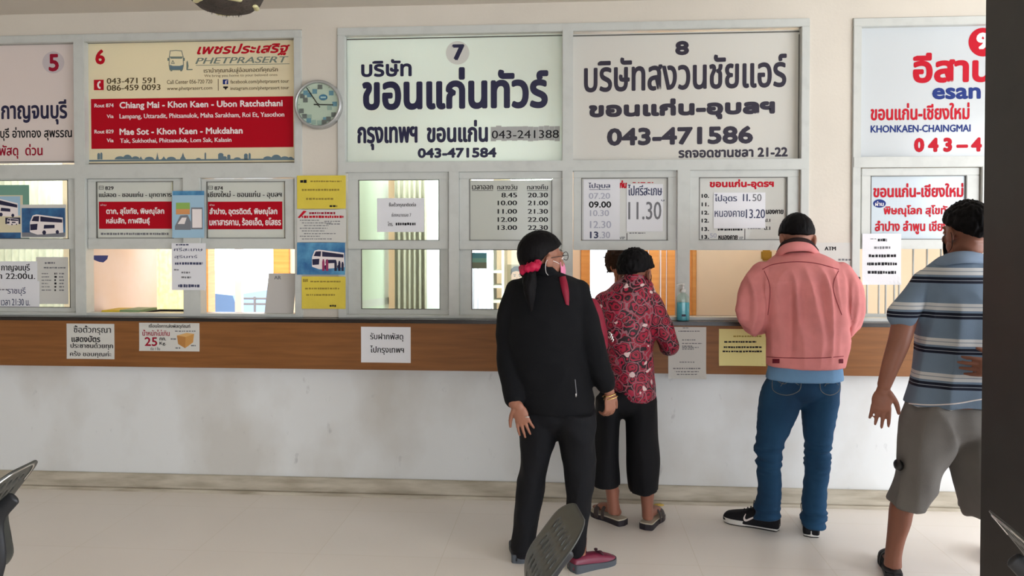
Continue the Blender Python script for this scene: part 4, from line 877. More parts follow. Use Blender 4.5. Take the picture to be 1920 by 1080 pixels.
tag(recenter(obj('sweet_wrapper', bm, noisy(mat('yellow_foil', c8(228, 196, 96), .3), 60, .4), None, True)), 'small yellow wrapper lying on the floor by the skirting', 'litter')

# ------------------------------------------------------------------ waiting-room chairs
steel = noisy(mat('grey_perforated_steel', c8(74, 76, 73), .42, .35), 40, .1); dark_steel = mat('dark_steel', c8(44, 45, 48), .4, .3)
def chair_tree(label, loc, rz):
    """one seat of a bench: faces -x, the top of its back above the origin at z = .80"""
    t = thing('waiting_chair', label, 'chair', (0, 0, 0))
    Wd = .25; prof = catmull([(0.0, .80), (-.035, .765), (-.075, .715), (-.118, .655), (-.128, .60), (-.118, .53), (-.115, .47), (-.16, .43), (-.30, .415), (-.46, .425), (-.52, .40)], 5)
    n = len(prof); bm = nb()
    def half(i):
        s = i/(n-1); top = min(1, (i/7.0)); e = min(1, (n-1-i)/5.0)
        return Wd/2*(1-.55*(1-top)**2)*(1-.3*(1-e)**2)
    slots = {i: 1 for i in (6, 7, 10, 11, 14, 15, 18, 19, 34, 35, 38, 39, 42, 43)}
    F_ = []; m = 24
    for i, (x, z) in enumerate(prof):
        F_.append([(x+.018*(1-(2*j/m-1)**2)*0+.0*j, (2*j/m-1)*half(i), z+.0) for j in range(m+1)])
    V0 = [[bm.verts.new(p) for p in r] for r in F_]
    V1 = []
    for i, r in enumerate(F_):
        a = Vector((prof[max(0, i-1)][0], 0, prof[max(0, i-1)][1])); b = Vector((prof[min(n-1, i+1)][0], 0, prof[min(n-1, i+1)][1])); d = (b-a).normalized(); nn = Vector((-d.z, 0, d.x))*.004
        V1.append([bm.verts.new(Vector(p)-nn) for p in r])
    def hole(i, j): return i in slots and j in range(3, m-3) and j % 3 == 0
    for i in range(n-1):
        for j in range(m):
            if hole(i, j):
                q0 = (V0[i][j], V0[i+1][j], V0[i+1][j+1], V0[i][j+1]); q1 = (V1[i][j], V1[i+1][j], V1[i+1][j+1], V1[i][j+1])
                for (a, b), o_ in zip(((0, 1), (1, 2), (2, 3), (3, 0)), ((i, j-1), (i+1, j), (i, j+1), (i-1, j))):
                    if not hole(*o_): bm.faces.new((q0[a], q1[a], q1[b], q0[b]))
                continue
            bm.faces.new((V0[i][j], V0[i][j+1], V0[i+1][j+1], V0[i+1][j])); bm.faces.new((V1[i][j], V1[i+1][j], V1[i+1][j+1], V1[i][j+1]))
    for i in range(n-1):
        for j in (0, m): bm.faces.new((V0[i][j], V0[i+1][j], V1[i+1][j], V1[i][j]))
    for i in (0, n-1):
        for j in range(m): bm.faces.new((V0[i][j], V1[i][j], V1[i][j+1], V0[i][j+1]))
    bmesh.ops.recalc_face_normals(bm, faces=bm.faces)
    obj('shell', bm, steel, t, True)
    bm = nb(); pts = [(Vector((-.012+.0, -Wd/2*.50, .79)), .0), ]
    rim = [(half(i), prof[i]) for i in range(0, 9)]
    L = [(Vector((x-.006, -h*.84, z-.008)), .0035) for h, (x, z) in reversed(rim)]+[(Vector((x-.006, h*.84, z-.008)), .0035) for h, (x, z) in rim]
    tube(bm, L, 8, 2); obj('pressed_rim', bm, M['chrome'], t, True)
    bm = nb(); tube(bm, [(Vector((-.035, 0, .70)), .010), (Vector((-.092, 0, .63)), .013), (Vector((-.09, 0, .5)), .014), (Vector((-.14, 0, .37)), .016)], 12, 4, flat=2.2, ref=(0, 1, 0)); obj('back_bracket', bm, dark_steel, t, True)
    bm = nb(); box(bm, -.36, -.30, -.32, .32, .335, .39, .006); obj('beam', bm, dark_steel, t)
    for y in (-.29, .29):
        bm = nb(); box(bm, -.355, -.305, y-.02, y+.02, .03, .335, .004); tube(bm, [(Vector((-.62, y, .02)), .018), (Vector((-.33, y, .05)), .02), (Vector((-.04, y, .02)), .018)], 10, 4); obj('leg', bm, M['chrome'], t, True)
    t.location = loc; t.rotation_euler = (0, 0, rz)
    return t
def put(o, px, py, rz, label=None):
    p = G(px, py, .80); o.location = (p.x, p.y, 0); o.rotation_euler = (0, 0, rz)
    if label: o['label'] = label
    o['group'] = 'waiting room chairs in the foreground'
ch = chair_tree('grey perforated steel chair in the foreground before the ponytail woman', (0, 0, 0), 0)
put(ch, 1089, 960, .18)
put(copy_tree(ch), 46, 874, .1, 'grey perforated steel chair at the left edge')
put(copy_tree(ch), 1874, 974, PI-.1, 'grey perforated steel chair in front of the dark pillar')

# ------------------------------------------------------------------ people
SK = {}
def skin(name, col):
    m = noisy(mat(name, col, .5), 7, .12, bump=.05, bscale=90)
    b = m.node_tree.nodes['Principled BSDF']; b.inputs['Subsurface Weight'].default_value = .08; b.inputs['Subsurface Radius'].default_value = (.012, .005, .003); return m
def cloth(name, col, rough=.85, weave=260, var=.1, sheen=.0):
    m = noisy(mat(name, col, rough, spec=.25), 10, var, bump=.12, bscale=weave); return m
def head(bm, c, M, s=1.0):
    """skull, jaw, brow, nose, lips, cheeks and ears; +y of M is where the face looks"""
    c = Vector(c); e = lambda p, r: ellipsoid(bm, c+M @ (Vector(p)*s), Vector(r)*s, M, 24, 16)
    e((0, -.014, .032), (.074, .094, .086)); e((0, .022, -.03), (.060, .066, .082)); e((0, .055, -.078), (.030, .026, .026))
    e((0, .078, .028), (.052, .014, .012))
    e((0, .094, -.012), (.012, .014, .028)); e((0, .103, -.026), (.016, .014, .012))
    e((0, .083, -.058), (.024, .012, .009)); e((0, .081, -.068), (.021, .011, .008))
    for k in (-1, 1):
        e((k*.036, .066, -.022), (.022, .02, .022)); e((k*.032, .078, .008), (.014, .010, .009))
        e((k*.078, -.012, -.008), (.010, .022, .034)); e((k*.084, -.018, -.004), (.006, .016, .026))
        e((k*.056, .012, -.055), (.016, .03, .025))
def hair_cap(c, M, s=1.0, thick=.10, nape=-.75, side=-.05, front=.42, rough=.03, seed=0, shape=(.078, .100, .095), tufts=0, tl=.03):
    bm = nb(); rs = random.Random(seed); tips = []; nu, nv = 96, 60; c = Vector(c); R = []
    for j in range(1, nv):
        a = PI*j/nv; row = []
        for i in range(nu):
            b = 2*PI*i/nu; d = Vector((math.sin(a)*math.cos(b), math.sin(a)*math.sin(b), -math.cos(a)))
            y = d.y; thr = side+(front-side)*max(0, y)**1.3 if y > 0 else side+(nape-side)*min(1, -y*1.25)
            thr += .06*noise.noise(Vector((d.x*4+seed, d.y*4, d.z*4)))
            cv = max(0, min(1, (d.z-thr+.10)/.14)); cv = cv*cv*(3-2*cv)
            n = noise.noise(Vector((d.x*9+seed, d.y*9, d.z*3)))*rough+noise.noise(Vector((d.x*26+seed, d.y*26, d.z*6)))*rough*.5
            r = .80+(.20+thick+n)*cv
            p = Vector((d.x*shape[0], d.y*shape[1]-.014, d.z*shape[2]+.03))
            p = Vector((p.x*r, (p.y+.014)*r-.014, (p.z-.03)*r+.03))*s
            row.append(bm.verts.new(c+M @ p))
            if tufts and cv > .6 and rs.random() < tufts: tips.append((c+M @ p, M @ Vector((d.x, d.y-.3, d.z*.3-.75)).normalized(), M @ d))
        R.append(row)
    for a, b in zip(R, R[1:]):
        for i in range(nu): bm.faces.new((a[i], a[(i+1) % nu], b[(i+1) % nu], b[i]))
    bm.faces.new(list(reversed(R[0]))); bm.faces.new(R[-1])
    for p, f_, o_ in tips:
        l = tl*rs.uniform(.6, 1.3); j = Vector((rs.uniform(-.4, .4), rs.uniform(-.4, .4), rs.uniform(-.3, .3)))
        tube(bm, [(p-o_*.004, .0035), (p+o_*.003+(f_+j).normalized()*l*.5, .003), (p+(f_+j).normalized()*l, .0006)], 5, 2)
    return bm
def hair_mat(name, col):
    m = mat(name, col, .6, spec=.12); b = m.node_tree.nodes['Principled BSDF']; tc = nd(m, 'ShaderNodeTexCoord'); mp = nd(m, 'ShaderNodeMapping'); mp.inputs['Scale'].default_value = (160, 160, 14)
    lk(m, tc.outputs['Object'], mp.inputs[0]); n = nd(m, 'ShaderNodeTexNoise'); n.inputs['Scale'].default_value = 1; n.inputs['Detail'].default_value = 2; lk(m, mp.outputs[0], n.inputs[0])
    bp = nd(m, 'ShaderNodeBump'); bp.inputs['Strength'].default_value = .35; bp.inputs['Distance'].default_value = .004; lk(m, n.outputs['Fac'], bp.inputs['Height']); lk(m, bp.outputs[0], b.inputs['Normal']); return m
def face_M(yaw, pitch=0, roll=0):
    return (Matrix.Rotation(yaw, 3, 'Z') @ Matrix.Rotation(-pitch, 3, 'X') @ Matrix.Rotation(roll, 3, 'Y'))
def hand(bm, wrist, f, pn, L=.175, curl=(.25, .3, .35, .42), spread=.07, thumb=1, thumb_in=.2, joint=(1, 1.2, .9)):
    """palm, four separate fingers with three joints each, and a thumb leaving the side of the palm"""
    k = L/.18; f = Vector(f).normalized(); pn = Vector(pn); pn = (pn-f*pn.dot(f)).normalized(); sd = f.cross(pn).normalized()*thumb
    w_ = Vector(wrist); Mh = Matrix((sd, f, pn)).transposed()
    ellipsoid(bm, w_+f*.012*k, Vector((.026, .03, .018))*k, Mh, 16, 12); ellipsoid(bm, w_+f*.05*k, Vector((.039, .052, .0155))*k, Mh, 20, 14); ellipsoid(bm, w_+f*.078*k, Vector((.040, .022, .013))*k, Mh, 18, 12)
    ellipsoid(bm, w_+f*.035*k+sd*.026*k+pn*.006*k, Vector((.016, .032, .016))*k, Mh, 14, 10)
    for i in range(4):
        o = (1.5-i)*.0205*k; b = w_+f*(.088-.004*abs(1.2-i))*k+sd*o; ln = (.070, .078, .073, .057)[i]*k
        d = (f+sd*(1.5-i)*spread).normalized(); ax = d.cross(pn).normalized(); p = b-d*.01*k; pts = [(p, .0088*k), (b, .0086*k)]
        for q, fr in enumerate((.46, .30, .24)):
            d = Matrix.Rotation(curl[i]*joint[q], 3, ax) @ d; p = pts[-1][0]+d*ln*fr; pts.append((p, (.0080, .0073, .0060)[q]*k))
        tube(bm, pts, 10, 3)
    b = w_+f*.024*k+sd*.030*k; d = (f*.72+sd*.62+pn*thumb_in).normalized()
    p1 = b+d*.036*k; d2 = (d+f*.35-sd*.12).normalized(); p2 = p1+d2*.03*k; p3 = p2+(d2+f*.2-sd*.1).normalized()*.022*k
    tube(bm, [(b-d*.012*k, .013*k), (b, .0135*k), (p1, .0112*k), (p2, .0098*k), (p3, .0072*k)], 12, 3)
def foot(bm, heel, d, L=.23, h=.055):
    d = Vector((d[0], d[1], 0)).normalized(); heel = Vector(heel)+d*.012; L -= .03
    tube(bm, [(heel+d*.026+Vector((0, 0, .030)), .022), (heel+d*.07+Vector((0, 0, .038)), .028, .95), (heel+d*.14+Vector((0, 0, .030)), .031, .7), (heel+d*(L-.03)+Vector((0, 0, .020)), .030, .45), (heel+d*(L-.008)+Vector((0, 0, .017)), .024, .4)], 16, 4, ref=(-d.y, d.x, 0))
    tube(bm, [(heel+d*.035+Vector((0, 0, .035)), .022), (heel+d*.045+Vector((0, 0, .09)), .020), (heel+d*.045+Vector((0, 0, .14)), .024)], 14, 3)
def outline(L, w, heelw):
    """shoe sole outline, heel at 0, toe at L"""
    pts = []
    pr = [(0, .0), (.02, .55*heelw), (.06, heelw), (.3, heelw*.98), (.5, heelw), (.7, w), (.86, w*.92), (.95, w*.62), (.99, w*.3), (1.0, 0)]
    up_ = catmull([(a*L, b) for a, b in pr], 4)
    return up_+[(x, -y) for x, y in reversed(up_[1:-1])]
def sole(bm, heel, d, L, w, heelw, z0, z1, heel_rise=0.0):
    d = Vector((d[0], d[1], 0)).normalized(); s = Vector((-d.y, d.x, 0)); O = outline(L, w, heelw); heel = Vector(heel)
    A = [bm.verts.new(heel+d*x+s*y+Vector((0, 0, z0))) for x, y in O]; B_ = [bm.verts.new(heel+d*x+s*y*1.02+Vector((0, 0, z1+heel_rise*max(0, 1-x/L*1.6)))) for x, y in O]; n = len(O)
    bm.faces.new(list(reversed(A))); bm.faces.new(B_)
    for i in range(n): bm.faces.new((A[i], A[(i+1) % n], B_[(i+1) % n], B_[i]))
def shoe_upper(bm, heel, d, L, w, prof):
    """prof: (fraction along, top height, half width)"""
    d = Vector((d[0], d[1], 0)).normalized(); s = Vector((-d.y, d.x, 0)); heel = Vector(heel)
    rs = catmull([tuple(p) for p in prof], 5); R = []
    for t_, h, hw in rs:
        ring = []
        for i in range(17):
            a = PI*i/16; ring.append(bm.verts.new(heel+d*t_*L+s*math.copysign(abs(math.cos(a))**.5, math.cos(a))*hw+Vector((0, 0, .012+(h-.012)*math.sin(a)**.8))))
        R.append(ring)
    for a, b in zip(R, R[1:]):
        for i in range(16): bm.faces.new((a[i], b[i], b[i+1], a[i+1]))
        bm.faces.new((a[0], a[16], b[16], b[0]))
    bm.faces.new(R[0]); bm.faces.new(list(reversed(R[-1])))
    bmesh.ops.recalc_face_normals(bm, faces=bm.faces)
def rows(Y, lst, N=44, bm=None, n=4):
    """lst: (py, left px, right px, half depth[, depth offset])"""
    out = []
    for r in lst:
        py, xl, xr, ry = r[:4]; dy = r[4] if len(r) > 4 else 0; a, b = P(xl, py, Y+dy), P(xr, py, Y+dy)
        out.append(((a.x+b.x)/2, Y+dy, (a.z+b.z)/2, abs(b.x-a.x)/2, ry))
    if bm is not None: hloft(bm, out, N, n)
    return out
def shrink(lst, k, kd=None):
    return [(r[0], (r[1]+r[2])/2-(r[2]-r[1])/2*k, (r[1]+r[2])/2+(r[2]-r[1])/2*k, r[3]*(kd or k))+tuple(r[4:]) for r in lst]
def pl(Y, lst):
    """polyline of (px, py, radius in px[, depth offset]) as tube points"""
    return [(P(q[0], q[1], Y+(q[3] if len(q) > 3 else 0)), q[2]*(Y+(q[3] if len(q) > 3 else 0))/F) for q in lst]
def creases(ax, ay, az, amp, o=0, amp2=.3):
    return lambda p, n: amp*(ridge(p, ax, ay, az, o)-.45)+amp*amp2*nz(p, ax*2.3, ay*2.3, az*2.3, o+9)
eye_w = mat('eye_white', c8(226, 220, 214), .2); eye_d = mat('dark_iris', c8(40, 26, 20), .15)
def eyes(par, c, M, s=1.0):
    for k in (-1, 1):
        bm = nb(); q = Vector(c)+M @ (Vector((k*.032, .0795, .006))*s); ellipsoid(bm, q, Vector((.0125, .011, .0085))*s, M, 16, 12, 0)
        ellipsoid(bm, q+M @ (Vector((0, .0085, 0))*s), Vector((.0055, .004, .0055))*s, M, 12, 8, 1); obj('eye', bm, [eye_w, eye_d], par, True)
blk = hair_mat('black_hair', c8(13, 11, 13))
dkbrown = hair_mat('dark_brown_hair', c8(44, 32, 28))

# ================= woman in the black jacket
Y = 3.58
bw = thing('person', 'woman with a ponytail and pink scrunchie in a black jacket and trousers', 'person', (P(1040, 1050, Y).x, Y, 0))
skA = skin('tan_skin', c8(158, 106, 84))
hc = P(1018, 487, Y-.0); HM = face_M(-1.02, -.03, 0)
torso = [(509, 1000, 1046, .05), (517, 986, 1064, .085), (526, 972, 1086, .105), (545, 958, 1098, .125), (600, 953, 1103, .15), (655, 953, 1104, .15), (700, 956, 1108, .155), (745, 962, 1114, .165), (768, 966, 1117, .165)]
Larm = [(972, 545, 24, 0), (958, 590, 25, 0), (953, 640, 23, .01), (956, 700, 22, -.05), (962, 748, 19, -.13)]
Rarm = [(1082, 546, 25, 0), (1097, 595, 25, -.02), (1108, 640, 24, -.03), (1124, 690, 22, -.03), (1136, 722, 19, -.03)]
Lleg = [(770, 968, 1046, .13), (815, 975, 1045, .115), (850, 976, 1036, .10), (890, 972, 1026, .09), (930, 966, 1018, .085), (980, 962, 1008, .08), (1030, 958, 1001, .075)]
Rleg = [(770, 1034, 1118, .13), (815, 1046, 1118, .115), (850, 1052, 1117, .10), (890, 1057, 1116, .095), (930, 1062, 1110, .085), (980, 1064, 1104, .08), (1037, 1062, 1096, .07)]
bm = nb(); head(bm, hc, HM, 1.0)
tube(bm, [(hc+HM @ Vector((0, -.02, -.05)), .058), (P(1026, 520, Y), .052), (P(1026, 545, Y), .065)], 20, 4)
rows(Y, shrink(torso[1:-1], .78), bm=bm); tube(bm, [(a, r*.7) for a, r in pl(Y, Larm)]+[(P(968, 758, Y-.15), .026)], 16); tube(bm, [(a, r*.7) for a, r in pl(Y, Rarm)]+[(P(1143, 735, Y-.03), .024)], 16)
rows(Y, shrink(Lleg, .70)[:-1], bm=bm); rows(Y, shrink([(735, 962, 1112, .15), (775, 985, 1100, .12), (795, 1010, 1075, .05)], .72), bm=bm); rows(Y-.03, shrink(Rleg, .66)[:-1], bm=bm)
hand(bm, P(971, 758, Y-.16), (.30, -.05, -1), (.2, 1, .1), .165, (.12, .06, .10, .2), .10, -1, .1)
hand(bm, P(1143, 736, Y-.03), (.04, .05, -1), (-.75, .75, .1), .165, (.5, .6, .62, .65), .04, 1, .3)
hL = G(977, 1056); hR = G(1072, 1071)
foot(bm, hL, (-.1, 1)); foot(bm, hR, (.75, .55))
body = remesh(bm, .0045, 3); obj('body', body, skA, bw)
bm = nb(); rows(Y, torso, bm=bm); tube(bm, pl(Y, Larm), 24); tube(bm, pl(Y, Rarm), 24)
jm = remesh(bm, .009, 6); displace(jm, creases(5, 5, 9, .008, 3)); blackcloth = cloth('black_jacket_fabric', c8(10, 11, 15), .9)
jk = obj('jacket', jm, blackcloth, bw, True)
tree = bvh(jm); rl = bw.location
tree = BVHTree.FromPolygons([v.co+rl for v in jm.vertices], [tuple(p.vertices) for p in jm.polygons])
bm = nb(); tube(bm, pl(Y, [(1002, 512, 12, -.04), (1022, 506, 12, -.075), (1042, 519, 10, -.05), (1060, 533, 9, .0)]), 14, 4, flat=.5, ref=(0, 0, 1)); obj('collar', bm, blackcloth, bw, True)
bm = nb(); seam(bm, tree, [(1078, 712), (1081, 742)], .0022); obj('zip_line', bm, M['grey_ink'], jk)
bm = nb(); p = onto(tree, 1079, 741, .004); p = p if p is not None else P(1079, 741, Y-.17); ellipsoid(bm, p, (.003, .003, .009)); obj('zip_pull', bm, M['chrome'], jk)
bm = nb(); rows(Y, [(745, 968, 1112, .14), (780, 970, 1117, .145), (806, 1000, 1090, .08), (822, 1034, 1058, .02)], bm=bm, n=3); rows(Y, Lleg, bm=bm); rows(Y-.04, Rleg, bm=bm)
tm = remesh(bm, .009, 5); displace(tm, creases(9, 9, 7, .007, 5)); obj('trousers', tm, cloth('black_trouser_fabric', c8(14, 15, 20), .8), bw, True)
hm = hair_cap(hc, HM, 1.0, .13, -.78, .06, .46, .02, 1); obj('hair', hm, blk, bw, True)
pt_ = [(hc+HM @ Vector((0, -.10, -.055)), .022), (P(992, 512, Y-.12), .030), (P(993, 530, Y-.15), .032), (P(994, 555, Y-.165), .024), (P(996, 582, Y-.165), .006)]
bm = nb(); tube(bm, pt_, 16, 5); pm_ = remesh(bm, .004, 2); displace(pm_, lambda p, n: .004*nz(p, 90, 90, 8)); obj('ponytail', pm_, blk, bw, True)
sc = P(994, 502, Y-.125); bm = nb()
for i in range(40):
    a = 2*PI*i/40; b = 2*PI*(i+1)/40
    f_ = lambda q: sc+Vector((math.cos(q)*.033, math.sin(q)*.030, .012*math.sin(q*5)+.012*math.cos(q)))
    tube(bm, [(f_(a), .017+.005*math.sin(a*9)), (f_(b), .017+.005*math.sin(b*9))], 10, 1, round_ends=False)
obj('scrunchie', remesh(bm, .004, 2), cloth('crimson_satin', c8(176, 22, 62), .45), bw, True)
# mask and glasses on the turned face
def face_patch(c, M, s, y0, y1, off=.006, wide=1.0):
    """surgical mask: a curved panel over nose and mouth"""
    bm = nb(); nu, nv = 16, 10; g = []
    for j in range(nv+1):
        v = j/nv; z = y0+(y1-y0)*v; r_ = []
        for i in range(nu+1):
            a = (i/nu-.5)*2.1*wide; bul = .020*math.cos(a)**6*(1-(2*v-1)**2)
            r_.append(Vector((math.sin(a)*(.066+.004*math.sin(v*PI)), .022+math.cos(a)*(.070+bul+off), z))*s)
        g.append(r_)
    F0 = [[bm.verts.new(Vector(c)+M @ p) for p in r] for r in g]; F1 = [[bm.verts.new(Vector(c)+M @ (p*.96+Vector((0, .001, 0)))) for p in r] for r in g]
    for j in range(nv):
        for i in range(nu): bm.faces.new((F0[j][i], F0[j][i+1], F0[j+1][i+1], F0[j+1][i])); bm.faces.new((F1[j][i], F1[j+1][i], F1[j+1][i+1], F1[j][i+1]))
    E1 = [(0, i) for i in range(nu)]+[(j, nu) for j in range(nv)]+[(nv, i) for i in range(nu, 0, -1)]+[(j, 0) for j in range(nv, 0, -1)]
    for (a, b), (c_, d) in zip(E1, E1[1:]+E1[:1]): bm.faces.new((F0[a][b], F1[a][b], F1[c_][d], F0[c_][d]))
    return bm
def ear_loops(par, m, c, M, s, z0, z1):
    for k in (-1, 1):
        bm = nb()
        q = [Vector((k*.064, .05, z0)), Vector((k*.078, .02, z0+.012)), Vector((k*.088, -.03, z0+.02)), Vector((k*.088, -.035, z1+.03)), Vector((k*.076, .01, z1+.004)), Vector((k*.063, .05, z1))]
        tube(bm, [(Vector(c)+M @ (v*s), .0014) for v in q], 6, 4); obj('ear_loop', bm, m, par, True)
mk = obj('face_mask', face_patch(hc, HM, 1.0, -.012, -.098), mat('pink_mask_fabric', c8(236, 140, 176), .8), bw, True)
ear_loops(mk, mat('white_elastic', c8(226, 222, 220)), hc, HM, 1.0, -.02, -.085)
gl = nb()
for k in (-1, 1):
    rim = [hc+HM @ Vector((k*.033+.024*math.cos(a*PI/10), .106-.004*abs(math.cos(a*PI/10)), .014+.019*math.sin(a*PI/10))) for a in range(21)]
    tube(gl, [(p, .0016) for p in rim], 6, 1); tube(gl, [(hc+HM @ Vector((k*.057, .102, .018)), .0016), (hc+HM @ Vector((k*.082, .03, .014)), .0016), (hc+HM @ Vector((k*.086, -.02, .008)), .0016)], 6, 3)
tube(gl, [(hc+HM @ Vector((-.01, .107, .016)), .0016), (hc+HM @ Vector((.01, .107, .016)), .0016)], 6, 1)
obj('glasses', gl, M['black_plastic'], bw, True)
# shoes, bag, rings, bangles
def block_shoe(par, heel, d, L, up_m, so_m, vamp=None):
    r = obj('shoe', (lambda b: (shoe_upper(b, heel, d, L, .04, [(-.02, .03, .022), (.02, .062, .033), (.15, .066, .036), (.35, .066, .038), (.55, .062, .041), (.75, .05, .043), (.92, .036, .034), (1.0, .026, .016)]), b)[1])(nb()), up_m, par, True)
    b = nb(); sole(b, heel-Vector((d[0], d[1], 0)).normalized()*.008, d, L*1.05, .049, .043, 0, .026, .014); obj('sole', b, so_m, r)
    return r
sockm = cloth('dark_sock', c8(26, 24, 30)); solem = mat('grey_sole', c8(78, 84, 92), .7)
block_shoe(bw, hL, (-.12, 1), .235, mat('black_shoe_leather', c8(30, 30, 34), .45), solem)
s2 = block_shoe(bw, hR, (.78, .5), .235, mat('burgundy_shoe_leather', c8(120, 34, 62), .35), solem)
s2['label'] = 'burgundy leather shoe with a grey sole'
bm = nb(); d_ = Vector((.78, .5, 0)).normalized(); s_ = Vector((-d_.y, d_.x, 0))
for k in (-1, 1): tube(bm, [(hR+d_*.135+s_*k*.002+Vector((0, 0, .066)), .005), (hR+d_*.145+s_*k*.02+Vector((0, 0, .068)), .009), (hR+d_*.15+s_*k*.034+Vector((0, 0, .058)), .004)], 8, 3, flat=.5)
obj('bow', bm, mat('dark_bow', c8(60, 20, 36), .5), s2, True)
for hh, q in ((hL, P(979, 1040, Y)), (hR+d_*.05, P(1081, 1048, Y-.04))):
    bm = nb(); tube(bm, [(hh+Vector((0, .045, .045)), .036), (Vector((q.x, q.y+.02, q.z)), .047), (q+Vector((0, .01, .10)), .046)], 16, 3); obj('sock', bm, sockm, bw, True)
bm = nb()
for k, (x, y) in enumerate(((1137, 741), (1140, 746))):
    c_ = P(x+5, y, Y-.03); tube(bm, [(c_+Vector((math.cos(a*PI/8)*.030, math.sin(a*PI/8)*.026, .008*math.cos(a*PI/8))), .0026) for a in range(17)], 8, 1)
obj('bangle', bm, M['gold'], bw, True)
def ring(par, px, py, Y_, m, r=.0105):
    b = nb(); c_ = P(px, py, Y_); tube(b, [(c_+Vector((math.cos(a*PI/8)*r, math.sin(a*PI/8)*r, 0)), .0022) for a in range(17)], 8, 1); ellipsoid(b, c_+Vector((0, -r, .001)), (.004, .003, .003)); obj('ring', b, m, par, True)
ring(bw, 989, 781, Y-.175, M['chrome'])
# maroon shoulder bag: its strap over the shoulder, the bag under the arm
bag = thing('shoulder_bag', 'maroon shoulder bag worn on the right shoulder of the ponytail woman', 'bag', (P(1125, 640, Y+.12).x, Y+.12, 1.0))
maroon = cloth('maroon_bag_fabric', c8(138, 28, 52), .55)
bm = nb(); ribbon(bm, tree, [(1048, 521), (1053, 545), (1060, 571)], [(1060, 519), (1066, 545), (1066, 573)], off=.005); st = obj('strap', bm, maroon, bag, True)
bm = nb(); rows(Y+.13, [(560, 1098, 1116, .02), (585, 1092, 1130, .05), (620, 1090, 1139, .065), (650, 1092, 1139, .065), (662, 1096, 1134, .05)], bm=bm)
bmsh = remesh(bm, .007, 3); displace(bmsh, creases(8, 8, 8, .005, 2)); obj('bag_body', bmsh, maroon, bag, True)
bm = nb(); q = P(1141, 622, Y+.10)
for k in range(3): tube(bm, [(q+Vector((.004*k, -.01, -.012*k)), .003), (q+Vector((.014+.004*k, -.012, -.012-.012*k)), .004), (q+Vector((.004+.006*k, -.012, -.026-.01*k)), .003)], 8, 3)
obj('bag_charm', bm, M['chrome'], bag, True)

# ================= woman in the red patterned blouse
Y = 4.02
rw = thing('person', 'woman with short black hair in a red and black patterned blouse leaning on the counter', 'person', (P(1180, 985, Y).x, Y, 0))
skB = skin('brown_skin', c8(150, 96, 76))
hc2 = P(1193, 514, Y+.02); HM2 = face_M(-.55, .30, -.10)
tor = [(518, 1168, 1212, .05, .0), (530, 1152, 1222, .08), (548, 1134, 1230, .105), (570, 1122, 1234, .12), (610, 1124, 1230, .13), (650, 1130, 1226, .13), (700, 1140, 1226, .135), (735, 1146, 1230, .14), (748, 1150, 1230, .14)]
RA = [(1218, 563, 20, 0), (1236, 600, 20, -.01), (1254, 640, 18, -.01), (1254, 650, 17, .05), (1242, 622, 14, .16), (1230, 590, 12, .25)]
LA = [(1134, 565, 20, 0), (1122, 605, 19, 0), (1120, 640, 18, .02), (1134, 622, 15, .12), (1150, 592, 12, .22)]
L1 = [(745, 1118, 1182, .13), (775, 1116, 1164, .13), (820, 1113, 1160, .125), (870, 1110, 1160, .125), (906, 1108, 1162, .12)]
L2 = [(745, 1166, 1231, .13), (775, 1171, 1232, .13), (820, 1172, 1233, .125), (870, 1174, 1237, .125), (917, 1179, 1234, .12)]
bm = nb(); head(bm, hc2, HM2, .98); tube(bm, [(hc2+HM2 @ Vector((0, -.02, -.05)), .052), (P(1190, 530, Y), .054), (P(1184, 550, Y), .075)], 20)
rows(Y, shrink(tor[1:], .85), bm=bm)
tube(bm, [(a, r*.72) for a, r in pl(Y, RA)], 16); tube(bm, [(a, r*.72) for a, r in pl(Y, LA)], 16)
hand(bm, P(1229, 580, Y+.255), (-.2, 1, .0), (0, -.1, -1), .165, (.4, .4, .42, .45), .05, -1, .3)
hand(bm, P(1151, 582, Y+.225), (.2, 1, .05), (0, -.1, -1), .165, (.4, .4, .42, .45), .05, 1, .3)
rows(Y, [(800, 1122, 1160, .07), (880, 1130, 1158, .055), (912, 1134, 1160, .05, 0), (940, 1138, 1160, .045), (962, 1140, 1161, .042)], bm=bm)
rows(Y, [(800, 1182, 1222, .07), (880, 1196, 1226, .055), (925, 1200, 1225, .05), (950, 1203, 1224, .045), (972, 1204, 1225, .042)], bm=bm)
hl2 = G(1168, 985); hr2 = G(1211, 993)
foot(bm, hl2+Vector((0, .0, .03)), (-.6, .65), .225); foot(bm, hr2+Vector((0, .0, .03)), (.42, .9), .225)
obj('body', remesh(bm, .0045, 3), skB, rw)
